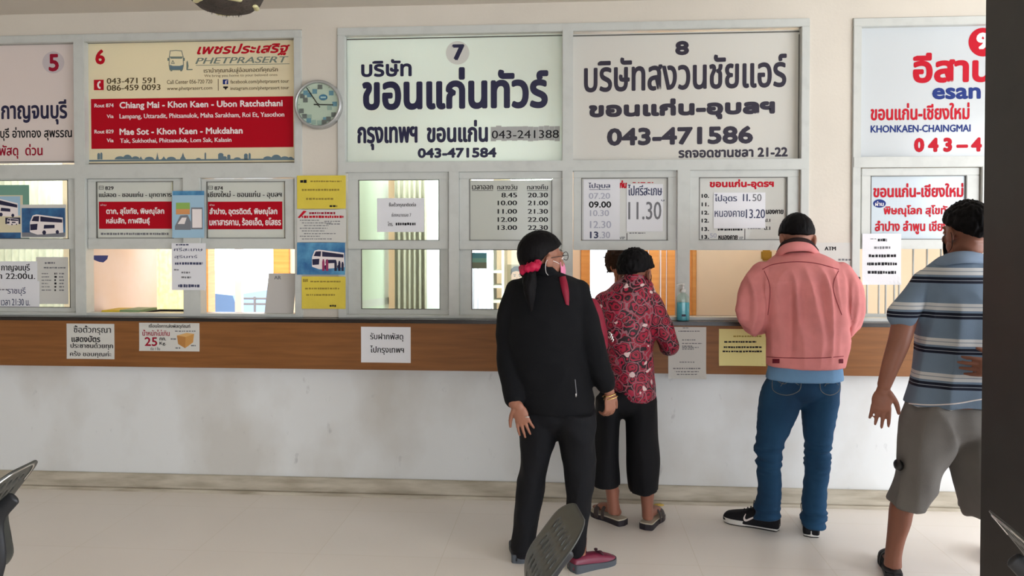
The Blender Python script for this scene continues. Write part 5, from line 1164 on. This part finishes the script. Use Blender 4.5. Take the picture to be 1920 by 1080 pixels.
def blouse_mat():
    m = mat('red_rose_print_fabric', c8(150, 24, 52), .55, spec=.4); b = m.node_tree.nodes['Principled BSDF']; tc = nd(m, 'ShaderNodeTexCoord')
    n = nd(m, 'ShaderNodeTexNoise'); n.inputs['Scale'].default_value = 14; mxv = nd(m, 'ShaderNodeMixRGB'); mxv.inputs[0].default_value = .07; lk(m, tc.outputs['Object'], n.inputs['Vector']); lk(m, tc.outputs['Object'], mxv.inputs[1]); lk(m, n.outputs['Color'], mxv.inputs[2])
    v = nd(m, 'ShaderNodeTexVoronoi'); v.inputs['Scale'].default_value = 19; lk(m, mxv.outputs[0], v.inputs['Vector'])
    r = nd(m, 'ShaderNodeValToRGB'); cr = r.color_ramp; cr.interpolation = 'CONSTANT'; cols = [(0, c8(120, 12, 38)), (.12, c8(36, 12, 22)), (.2, c8(164, 26, 58)), (.34, c8(150, 18, 46)), (.42, c8(40, 14, 24)), (.5, c8(170, 34, 66)), (.62, c8(34, 14, 22)), (.8, c8(150, 22, 50))]
    while len(cr.elements) < len(cols): cr.elements.new(.5)
    for e, (p, c_) in zip(cr.elements, cols): e.position = p; e.color = (*c_, 1)
    sc_ = nd(m, 'ShaderNodeMath', operation='MULTIPLY'); sc_.inputs[1].default_value = 1.15; lk(m, v.outputs['Distance'], sc_.inputs[0]); lk(m, sc_.outputs[0], r.inputs[0])
    v2 = nd(m, 'ShaderNodeTexVoronoi', feature='DISTANCE_TO_EDGE'); v2.inputs['Scale'].default_value = 19; lk(m, mxv.outputs[0], v2.inputs['Vector'])
    l1 = nd(m, 'ShaderNodeMath', operation='LESS_THAN'); l1.inputs[1].default_value = .035; lk(m, v2.outputs['Distance'], l1.inputs[0])
    mx = nd(m, 'ShaderNodeMixRGB'); mx.inputs[2].default_value = (*c8(150, 98, 108), 1); lk(m, l1.outputs[0], mx.inputs[0]); lk(m, r.outputs[0], mx.inputs[1])
    v3 = nd(m, 'ShaderNodeTexVoronoi'); v3.inputs['Scale'].default_value = 15; v3.inputs['Randomness'].default_value = 1; mp = nd(m, 'ShaderNodeMapping'); mp.inputs['Location'].default_value = (3.1, 1.7, .4); mp.inputs['Scale'].default_value = (1, 1, 1.5); lk(m, mxv.outputs[0], mp.inputs[0]); lk(m, mp.outputs[0], v3.inputs['Vector'])
    l2 = nd(m, 'ShaderNodeMath', operation='LESS_THAN'); l2.inputs[1].default_value = .23; lk(m, v3.outputs['Distance'], l2.inputs[0])
    sp = nd(m, 'ShaderNodeSeparateColor'); lk(m, v3.outputs['Color'], sp.inputs[0]); g = nd(m, 'ShaderNodeMath', operation='GREATER_THAN'); g.inputs[1].default_value = .45; lk(m, sp.outputs[0], g.inputs[0])
    a = nd(m, 'ShaderNodeMath', operation='MULTIPLY'); lk(m, l2.outputs[0], a.inputs[0]); lk(m, g.outputs[0], a.inputs[1])
    mx2 = nd(m, 'ShaderNodeMixRGB'); mx2.inputs[2].default_value = (*c8(222, 196, 194), 1); lk(m, a.outputs[0], mx2.inputs[0]); lk(m, mx.outputs[0], mx2.inputs[1]); lk(m, mx2.outputs[0], b.inputs['Base Color'])
    return m
bm = nb(); rows(Y, tor, bm=bm); tube(bm, pl(Y, RA[:4])+pl(Y, [(1246, 636, 15.5, .11)]), 22); tube(bm, pl(Y, LA), 22)
bl = remesh(bm, .008, 5); displace(bl, creases(8, 8, 10, .006, 11)); obj('blouse', bl, blouse_mat(), rw, True)
bm = nb(); tube(bm, pl(Y, [(1166, 528, 8, .0), (1180, 521, 9, -.05), (1202, 522, 8, -.045), (1214, 531, 7, .0)]), 12, 4, flat=.6, ref=(0, 0, 1)); obj('collar', bm, bl.materials[0], rw, True)
bm = nb(); rows(Y, [(730, 1128, 1228, .125), (760, 1120, 1231, .13), (775, 1140, 1205, .06), (784, 1160, 1176, .015)], bm=bm, n=3); rows(Y, L1, bm=bm); rows(Y, L2, bm=bm)
cm = remesh(bm, .009, 4); displace(cm, creases(8, 8, 2.5, .007, 4)); obj('culottes', cm, cloth('black_culotte_fabric', c8(11, 11, 16), .8), rw, True)
obj('hair', hair_cap(hc2, HM2, .98, .14, -.62, -.10, .40, .09, 5, (.082, .104, .094)), blk, rw, True)
mk = obj('face_mask', face_patch(hc2, HM2, .98, -.015, -.098), mat('black_mask_fabric', c8(24, 24, 30), .8), rw, True)
ear_loops(mk, M['black_ink'], hc2, HM2, .98, -.02, -.085)
def sandal(par, heel, d, L, mf, ms, ml):
    d = Vector((d[0], d[1], 0)).normalized(); s = Vector((-d.y, d.x, 0)); b = nb(); sole(b, heel-d*.012, d, L, .045, .036, 0, .024, .006); r = obj('sandal', b, ms, par)
    b = nb(); sole(b, heel-d*.008, d, L-.006, .0425, .034, .0245, .03, .006); obj('footbed', b, mf, r)
    b = nb(); heel = Vector(heel)
    for t_, hgt, wd in ((.46, .085, .012), (.66, .072, .018)):
        tube(b, [(heel+d*t_*L+s*.043+Vector((0, 0, .02)), wd), (heel+d*t_*L+s*.036+Vector((0, 0, hgt*.75)), wd), (heel+d*t_*L+Vector((0, 0, hgt)), wd), (heel+d*t_*L-s*.036+Vector((0, 0, hgt*.75)), wd), (heel+d*t_*L-s*.043+Vector((0, 0, .02)), wd)], 8, 4, flat=.25, ref=d)
    obj('strap', b, ml, r, True)
fb = mat('cream_footbed', c8(206, 196, 176), .6); ss = mat('dark_sandal_sole', c8(36, 30, 38), .6); sl = mat('dark_sandal_strap', c8(52, 40, 40), .5)
sandal(rw, hl2, (-.6, .65), .24, fb, ss, sl); sandal(rw, hr2, (.42, .9), .24, fb, ss, sl)

# ================= man in the pink jacket
Y = 3.98
pm = thing('person', 'man in a pink jacket and blue jeans bent over the counter', 'person', (P(1490, 1000, Y).x, Y, 0))
skC = skin('light_brown_skin', c8(164, 112, 92))
hc3 = P(1494, 450, Y+.13); HM3 = face_M(.04, .62, .02)
tor = [(472, 1464, 1528, .07, .09), (481, 1448, 1552, .10, .08), (494, 1432, 1572, .125, .065), (512, 1420, 1584, .14, .05), (540, 1418, 1590, .15, .03), (580, 1428, 1590, .155, .02), (625, 1434, 1586, .155, .0), (660, 1435, 1584, .15), (686, 1437, 1583, .15)]
LA = [(1432, 515, 26, .05), (1414, 550, 28, .03), (1408, 590, 26, .02), (1420, 606, 23, .10), (1444, 590, 18, .20), (1456, 580, 15, .27)]
RA = [(1572, 515, 26, .05), (1588, 550, 28, .03), (1596, 590, 26, .02), (1584, 606, 23, .10), (1560, 590, 18, .20), (1546, 580, 15, .27)]
J1 = [(712, 1438, 1512, .115), (745, 1425, 1506, .12), (785, 1421, 1490, .10), (825, 1418, 1472, .088), (848, 1416, 1465, .08), (890, 1420, 1465, .075), (925, 1421, 1464, .07), (948, 1416, 1461, .070, .02), (974, 1415, 1461, .072, .035)]
J2 = [(712, 1496, 1574, .115), (745, 1502, 1572, .12), (785, 1505, 1566, .10), (825, 1509, 1558, .088), (848, 1511, 1556, .08), (890, 1508, 1553, .075), (925, 1506, 1549, .07), (955, 1503, 1548, .070, .01), (985, 1504, 1548, .072, .02)]
bm = nb(); head(bm, hc3, HM3, 1.04); tube(bm, [(hc3+HM3 @ Vector((0, -.02, -.04)), .06), (P(1495, 470, Y+.14), .05), (P(1496, 505, Y+.10), .05)], 20)
rows(Y, shrink(tor[2:], .72), bm=bm); tube(bm, [(a, r*.65) for a, r in pl(Y, LA)], 16); tube(bm, [(a, r*.65) for a, r in pl(Y, RA)], 16)
hand(bm, P(1457, 580, Y+.275), (.25, 1, -.05), (0, -.1, -1), .185, (.35, .35, .38, .4), .05, 1, .3); hand(bm, P(1545, 580, Y+.275), (-.25, 1, -.05), (0, -.1, -1), .185, (.35, .35, .38, .4), .05, -1, .3)
rows(Y, shrink(J1, .72)[:-2], bm=bm); rows(Y, shrink(J2, .72)[:-2], bm=bm)
hl3 = G(1455, 993); hr3 = G(1521, 1006)
foot(bm, hl3, (-.9, .5), .24); foot(bm, hr3, (.28, .95), .24)
obj('body', remesh(bm, .0045, 3), skC, pm)
bm = nb(); rows(Y, tor, bm=bm); tube(bm, pl(Y, LA), 24); tube(bm, pl(Y, RA), 24)
pk = remesh(bm, .008, 5)
Zy = P(1500, 493, Y).z; Zh = P(1500, 690, Y).z
def pinkfold(p, n):
    v = creases(13, 9, 1.3, .027, 21)(p, n)*max(0, min(1, .7-n.y))
    zz = p.z
    return v*min(1, max(0, (Zy-zz)*9))*min(1, max(0, (zz-Zh)*9))+creases(7, 7, 12, .004, 2)(p, n)*min(1, max(0, (zz-Zh)*12))
displace(pk, pinkfold)
pinkm = cloth('washed_pink_denim', c8(226, 142, 141), .85, 300, .12); pj = obj('jacket', pk, pinkm, pm, True)
tree = BVHTree.FromPolygons([v.co+pm.location for v in pk.vertices], [tuple(p.vertices) for p in pk.polygons])
dk = cloth('dark_pink_stitching', c8(150, 62, 72), .9)
bm = nb(); seam(bm, tree, [(1430, 505), (1450, 496), (1490, 491), (1530, 494), (1572, 505)], .0022); seam(bm, tree, [(1438, 669), (1475, 671), (1540, 671), (1581, 668)], .002); seam(bm, tree, [(1433, 508), (1444, 540), (1440, 590)], .0016); seam(bm, tree, [(1572, 508), (1562, 540), (1578, 590)], .0016); obj('stitched_seams', bm, dk, pj, True)
bm = nb()
for x0, x1, y0 in ((1449, 1462, 677), (1573, 1580, 677)): ribbon(bm, tree, [(x0, y0-4), (x1, y0-4)], [(x0, y0+4), (x1, y0+4)], 3, .003)
obj('waist_tab', bm, cloth('maroon_tab', c8(112, 30, 46)), pj, True)
bm = nb(); tube(bm, pl(Y, [(1457, 481, 6.5, .075), (1470, 467, 8.5, .02), (1494, 462, 10, .0), (1520, 465, 8.5, .02), (1536, 480, 6.5, .08)]), 14, 5, flat=.55, ref=(0, 0, 1)); obj('collar', bm, pinkm, pj, True)
bm = nb(); tube(bm, pl(Y, [(1459, 474, 5, .10), (1470, 458, 6, .05), (1494, 451, 6.5, .025), (1518, 455, 6, .05), (1532, 470, 5, .10)]), 14, 5, flat=.6, ref=(0, 0, 1)); obj('inner_collar', bm, cloth('dark_brown_collar', c8(44, 28, 28), .9), pj, True)
bm = nb(); rows(Y, [(670, 1446, 1574, .132), (686, 1442, 1578, .136), (708, 1437, 1580, .14), (711, 1438, 1579, .138)], bm=bm, n=3); sm = remesh(bm, .008, 2); displace(sm, creases(9, 9, 2, .004, 8)); obj('shirt', sm, cloth('light_blue_shirt', c8(112, 152, 190), .8), pm, True)
bm = nb(); rows(Y, [(690, 1446, 1570, .115), (715, 1436, 1572, .122), (735, 1428, 1572, .128), (752, 1462, 1540, .07), (762, 1490, 1512, .02)], bm=bm, n=3); rows(Y, J1, bm=bm); rows(Y, J2, bm=bm)
jn = remesh(bm, .008, 5)
def jeanfold(p, n):
    k = math.exp(-((p.z-.42)/.07)**2)*1.3+math.exp(-((p.z-.10)/.08)**2)*1.6+.35
    return k*.010*(ridge(p, 4, 4, 22, 6)-.5)
displace(jn, jeanfold)
jeanm = noisy(mat('blue_denim', c8(42, 84, 120), .85, spec=.2), 3.5, .4, c8(26, 54, 82), bump=.15, bscale=300, stretch=(1, 1, .5), lo=.3, hi=.7); je = obj('jeans', jn, jeanm, pm, True)
tree = BVHTree.FromPolygons([v.co+pm.location for v in jn.vertices], [tuple(p.vertices) for p in jn.polygons])
tan = mat('tan_thread', c8(128, 122, 110), .8)
for x0, x1, xm_ in ((1449, 1502, 1474), (1538, 1576, 1556)):
    bm = nb(); seam(bm, tree, [(x0, 709), (x0+1, 732), (xm_, 741), (x1-3, 732), (x1, 709)], .0013, 4); seam(bm, tree, [(x0+2, 710), (xm_-4, 720), (xm_+8, 711)], .0011); seam(bm, tree, [(xm_-10, 724), (xm_+2, 712), (x1-4, 722)], .0011)
    obj('back_pocket', bm, tan, je, True)
obj('hair', hair_cap(hc3, HM3, 1.04, .075, -.70, -.02, .5, .035, 9), blk, pm, True)
def sneaker(par, heel, d, side, L=.285):
    d = Vector((d[0], d[1], 0)).normalized(); s = Vector((-d.y, d.x, 0)); heel = Vector(heel)-d*.015
    b = nb(); shoe_upper(b, heel, d, L, .045, [(-.012, .07, .030), (.02, .115, .038), (.14, .135, .041), (.32, .128, .041), (.46, .098, .042), (.62, .078, .045), (.82, .064, .045), (.94, .054, .034), (1.0, .036, .018)])
    up_ = remesh(b, .005, 2); u = obj('sneaker', up_, cloth('black_mesh_upper', c8(26, 25, 30), .8, 400), par, True)
    b = nb(); sole(b, heel-d*.004, d, L*1.02, .048, .0375, .006, .030, .004); o = obj('midsole', b, mat('white_foam', c8(222, 220, 216), .6), u)
    b = nb(); sole(b, heel-d*.002, d, L*1.0, .046, .037, 0, .007); obj('outsole', b, M['black_plastic'], u)
    tr = BVHTree.FromPolygons([v.co+root_of(u).location for v in up_.vertices], [tuple(p.vertices) for p in up_.polygons])
    for sg in (-1, 1):
        pts = [(.72, .073), (.60, .046), (.545, .040), (.51, .047), (.30, .088)]
        top = catmull([(.515, .066), (.51, .050), (.54, .036), (.60, .040), (.30, .086)], 6); b = nb()
        A = [(.56, .068), (.575, .050), (.55, .043), (.47, .055), (.27, .086)]; B_ = [(.57, .070), (.605, .047), (.575, .032), (.49, .041), (.265, .087)]
        A, B_ = catmull(A, 6), catmull(B_, 6); V = []
        for (a0, a1), (b0, b1) in zip(A, B_):
            r_ = []
            for f0, f1 in ((a0, a1), (b0, b1)):
                q = heel+d*f0*L+s*sg*.2+Vector((0, 0, f1)); h = tr.ray_cast(q, -s*sg); r_.append((h[0] if h[0] is not None else heel+d*f0*L+s*sg*.042+Vector((0, 0, f1)))+s*sg*.0016)
            V.append([b.verts.new(x) for x in r_])
        for x, y in zip(V, V[1:]): b.faces.new((x[0], y[0], y[1], x[1]))
        obj('side_mark', b, M['white_ink'], u)
    b = nb()
    for k in range(4):
        c_ = heel+d*(.44+.06*k)*L+Vector((0, 0, .108-.009*k)); tube(b, [(c_-s*.022+Vector((0, 0, -.012)), .0022), (c_+Vector((0, 0, .003)), .0022), (c_+s*.022+Vector((0, 0, -.012)), .0022)], 6, 4)
    for sg in (-1, 1): c_ = heel+d*.42*L+Vector((0, 0, .115)); tube(b, [(c_, .002), (c_+s*sg*.03+Vector((0, 0, .03)), .002), (c_+s*sg*.05+Vector((0, 0, .012)), .002), (c_+s*sg*.046+Vector((0, 0, -.03)), .002)], 6, 5)
    obj('laces', b, M['black_ink'], u, True)
sneaker(pm, hl3, (-.92, .42), 1); sneaker(pm, hr3, (.28, .95), -1)

# ================= man in the striped polo
Y = 3.46
sm_ = thing('person', 'man in a striped polo shirt and grey shorts half hidden by the dark pillar', 'person', (P(1760, 1080, Y).x, Y, 0))
hc4 = P(1811, 437, Y); HM4 = face_M(.18, .06, 0)
skD = skin('warm_brown_skin', c8(146, 94, 74))
tor = [(482, 1766, 1850, .065, .0), (494, 1750, 1868, .09), (508, 1728, 1890, .11), (530, 1717, 1902, .125), (570, 1716, 1902, .14), (620, 1718, 1892, .14), (680, 1713, 1888, .14), (720, 1706, 1894, .145), (757, 1698, 1902, .15)]
LA = [(1732, 530, 26, .0), (1712, 562, 27, -.01), (1692, 592, 26, -.03)]
LF = [(1722, 545, 20, 0), (1700, 590, 21, -.02), (1686, 640, 19, -.05), (1672, 680, 16, -.06), (1658, 722, 12, -.06)]
RA = [(1888, 530, 26, .0), (1910, 570, 27, -.02), (1922, 610, 26, -.05)]
RF = [(1900, 550, 20, 0), (1925, 620, 20, -.06), (1922, 660, 19, -.12), (1904, 682, 16, -.18), (1882, 690, 13, -.19)]
S1 = [(757, 1706, 1806, .125), (800, 1692, 1798, .135), (845, 1688, 1780, .13), (885, 1684, 1758, .125), (920, 1674, 1745, .115), (945, 1667, 1730, .11)]
S2 = [(757, 1782, 1892, .125), (800, 1772, 1896, .135), (845, 1777, 1892, .13), (890, 1791, 1888, .125, .02), (930, 1797, 1886, .115, .05), (962, 1802, 1882, .11, .07)]
C1 = [(860, 1700, 1752, .07), (920, 1680, 1730, .065), (950, 1670, 1713, .058), (980, 1667, 1706, .055), (1010, 1664, 1696, .045), (1040, 1660, 1690, .038), (1062, 1658, 1690, .04)]
C2 = [(860, 1812, 1866, .07), (930, 1826, 1872, .065), (970, 1842, 1884, .06), (1010, 1852, 1890, .05), (1050, 1862, 1892, .04)]
bm = nb(); head(bm, hc4, HM4, 1.04); tube(bm, [(hc4+HM4 @ Vector((0, -.02, -.05)), .062), (P(1808, 474, Y), .062), (P(1808, 500, Y), .085)], 20)
rows(Y, shrink(tor[1:], .85), bm=bm); tube(bm, pl(Y, LF), 18); tube(bm, pl(Y, RF), 18)
hand(bm, P(1656, 728, Y-.06), (-.10, .0, -1), (.25, .95, 0), .19, (.08, .12, .17, .24), .05, 1, .35); hand(bm, P(1880, 691, Y-.195), (-1, -.02, .06), (.05, 1, 0), .185, (.12, .14, .16, .2), .03, -1, .1)
rows(Y, C1, bm=bm); rows(Y+.10, C2, bm=bm)
hl4 = G(1676, 1088); hr4 = G(1880, 1066)
foot(bm, hl4+Vector((0, 0, .022)), (.25, .95), .245); foot(bm, hr4+Vector((0, 0, .022)), (.3, .95), .245)
obj('body', remesh(bm, .0045, 3), skD, sm_)
def polo_mat():
    m = cloth('striped_polo_knit', c8(118, 136, 156), .8, 300); b = m.node_tree.nodes['Principled BSDF']
    base = b.inputs['Base Color'].links[0].from_socket
    tc = nd(m, 'ShaderNodeTexCoord'); sp = nd(m, 'ShaderNodeSeparateXYZ'); lk(m, tc.outputs['Object'], sp.inputs[0])
    z1 = P(1780, 565, Y).z; per = (P(1780, 565, Y).z-P(1780, 693, Y).z)/2
    a = nd(m, 'ShaderNodeMath', operation='SUBTRACT'); a.inputs[0].default_value = z1+per*4; lk(m, sp.outputs[2], a.inputs[1])
    d = nd(m, 'ShaderNodeMath', operation='DIVIDE'); d.inputs[1].default_value = per; lk(m, a.outputs[0], d.inputs[0]); fr = nd(m, 'ShaderNodeMath', operation='FRACT'); lk(m, d.outputs[0], fr.inputs[0])
    def ramp(cols, mode='CONSTANT'):
        r = nd(m, 'ShaderNodeValToRGB'); r.color_ramp.interpolation = mode
        while len(r.color_ramp.elements) < len(cols): r.color_ramp.elements.new(.5)
        for e, (p, c_) in zip(r.color_ramp.elements, cols): e.position = p; e.color = (*c_, 1)
        lk(m, fr.outputs[0], r.inputs[0]); return r
    W_, N_, G_ = c8(206, 206, 206), c8(20, 24, 42), c8(150, 158, 168)
    col = ramp([(0, W_), (.085, G_), (.11, W_), (.20, G_), (.265, N_), (.34, G_), (.36, N_), (.435, G_)]); msk = ramp([(0, (1, 1, 1)), (.20, (0, 0, 0)), (.265, (1, 1, 1)), (.435, (0, 0, 0))])
    mx = nd(m, 'ShaderNodeMixRGB'); lk(m, msk.outputs[0], mx.inputs[0]); lk(m, base, mx.inputs[1]); lk(m, col.outputs[0], mx.inputs[2]); lk(m, mx.outputs[0], b.inputs['Base Color']); return m
bm = nb(); rows(Y, tor, bm=bm); tube(bm, pl(Y, LA), 24, round_ends=True); tube(bm, pl(Y, RA), 24)
po = remesh(bm, .008, 4); displace(po, creases(7, 7, 3, .012, 13)); polom = polo_mat(); poo = obj('polo_shirt', po, polom, sm_, True)
bm = nb(); tube(bm, pl(Y, [(1756, 500, 9, -.02), (1776, 487, 11, -.065), (1808, 482, 12, -.085), (1842, 486, 11, -.065), (1862, 500, 9, -.02)]), 14, 5, flat=.55, ref=(0, 0, 1)); obj('collar', bm, cloth('grey_blue_collar', c8(132, 150, 172), .8), poo, True)
tree = BVHTree.FromPolygons([v.co+sm_.location for v in po.vertices], [tuple(p.vertices) for p in po.polygons])
bm = nb(); seam(bm, tree, [(1701, 756), (1740, 759), (1790, 757), (1838, 749), (1880, 745)], .003); obj('pale_hem', bm, M['white_ink'], poo, True)
bm = nb(); rows(Y, [(735, 1712, 1886, .115), (760, 1704, 1894, .125), (800, 1694, 1896, .135), (830, 1740, 1836, .075), (848, 1766, 1796, .02)], bm=bm, n=3); rows(Y, S1, bm=bm); rows(Y, S2, bm=bm)
sh = remesh(bm, .009, 4); displace(sh, creases(8, 8, 3.0, .018, 17)); sho = obj('shorts', sh, cloth('grey_cotton', c8(122, 118, 114), .85), sm_, True)
bm = nb(); p = P(1690, 872, Y-.03); ellipsoid(bm, p+Vector((-.012, 0, 0)), (.018, .03, .025)); obj('pocket_toggle', bm, M['black_plastic'], sho, True)
obj('hair', hair_cap(hc4, HM4, 1.04, .12, -.55, -.02, .42, .08, 14), blk, sm_, True)
mk = obj('face_mask', face_patch(hc4, HM4, 1.04, -.012, -.10), mat('dark_mask_fabric', c8(26, 26, 30), .8), sm_, True)
ear_loops(mk, M['black_ink'], hc4, HM4, 1.04, -.02, -.085)
blks = mat('black_sandal', c8(28, 27, 30), .6)
sandal(sm_, hl4, (.25, .95), .26, blks, blks, blks); sandal(sm_, hr4, (.3, .95), .26, blks, blks, blks)

# ================= clerk behind the counter
Y = 4.98
ck = thing('person', 'person with bobbed dark brown hair behind the counter, beyond the red blouse', 'person', (P(1172, 600, Y).x, Y, 0))
hc5 = P(1168, 498, Y); HM5 = face_M(3.9, .15, 0)
tor = [(528, 1158, 1188, .05), (540, 1142, 1204, .08), (556, 1128, 1218, .10), (600, 1128, 1218, .12), (680, 1130, 1216, .12), (760, 1128, 1218, .13)]
LA = [(1134, 558, 14, 0), (1124, 610, 13, -.02), (1136, 612, 11, -.12), (1150, 578, 9, -.2)]; RA = [(1212, 558, 14, 0), (1222, 610, 13, -.02), (1212, 612, 11, -.12), (1198, 578, 9, -.2)]
LG = [(740, 1130, 1174, .1), (860, 1134, 1168, .08), (985, 1138, 1162, .05)]; RG = [(740, 1172, 1216, .1), (860, 1178, 1212, .08), (985, 1182, 1206, .05)]
bm = nb(); head(bm, hc5, HM5, 1.0); tube(bm, [(hc5+Vector((0, 0, -.05)), .055), (P(1172, 548, Y), .07)], 18); rows(Y, shrink(tor[1:], .85), bm=bm)
tube(bm, [(a, r*.75) for a, r in pl(Y, LA)], 14); tube(bm, [(a, r*.75) for a, r in pl(Y, RA)], 14); hand(bm, P(1151, 570, Y-.2), (.3, -1, 0), (0, 0, -1), .16); hand(bm, P(1197, 570, Y-.2), (-.3, -1, 0), (0, 0, -1), .16, thumb=-1)
zg = P(1150, 985, Y).z
rows(Y, LG, bm=bm); rows(Y, RG, bm=bm)
lo = min(v.co.z for v in bm.verts)
for x in (1150, 1194): foot(bm, Vector((P(x, 900, Y).x, Y+.05, 0)), (0, -1)); q = P(x, 985, Y); tube(bm, [(q, .04), (Vector((q.x, q.y, .05)), .04)], 12, 1)
obj('body', remesh(bm, .007, 3), skA, ck)
bm = nb(); rows(Y, tor, bm=bm); tube(bm, pl(Y, LA), 18); tube(bm, pl(Y, RA), 18); obj('shirt', remesh(bm, .009, 3), cloth('beige_uniform', c8(176, 140, 120), .8), ck, True)
bm = nb(); rows(Y, [(r[0], r[1]-2, r[2]+2, r[3]+.01) for r in LG[:2]]+[(1000, 1136, 1164, .06)], bm=bm); rows(Y, [(r[0], r[1]-2, r[2]+2, r[3]+.01) for r in RG[:2]]+[(1000, 1180, 1208, .06)], bm=bm); obj('trousers', remesh(bm, .01, 2), M['black_ink'], ck, True)
bm = hair_cap(hc5, HM5, 1.0, .16, -.9, -.55, .4, .06, 31, (.084, .102, .1), tufts=.03, tl=.018); obj('hair', bm, dkbrown, ck, True)

for p_, c_, m_, k_ in ((bw, hc, HM, 1.0), (rw, hc2, HM2, .98), (pm, hc3, HM3, 1.04), (sm_, hc4, HM4, 1.04), (ck, hc5, HM5, 1.0)): eyes(p_, c_, m_, k_)
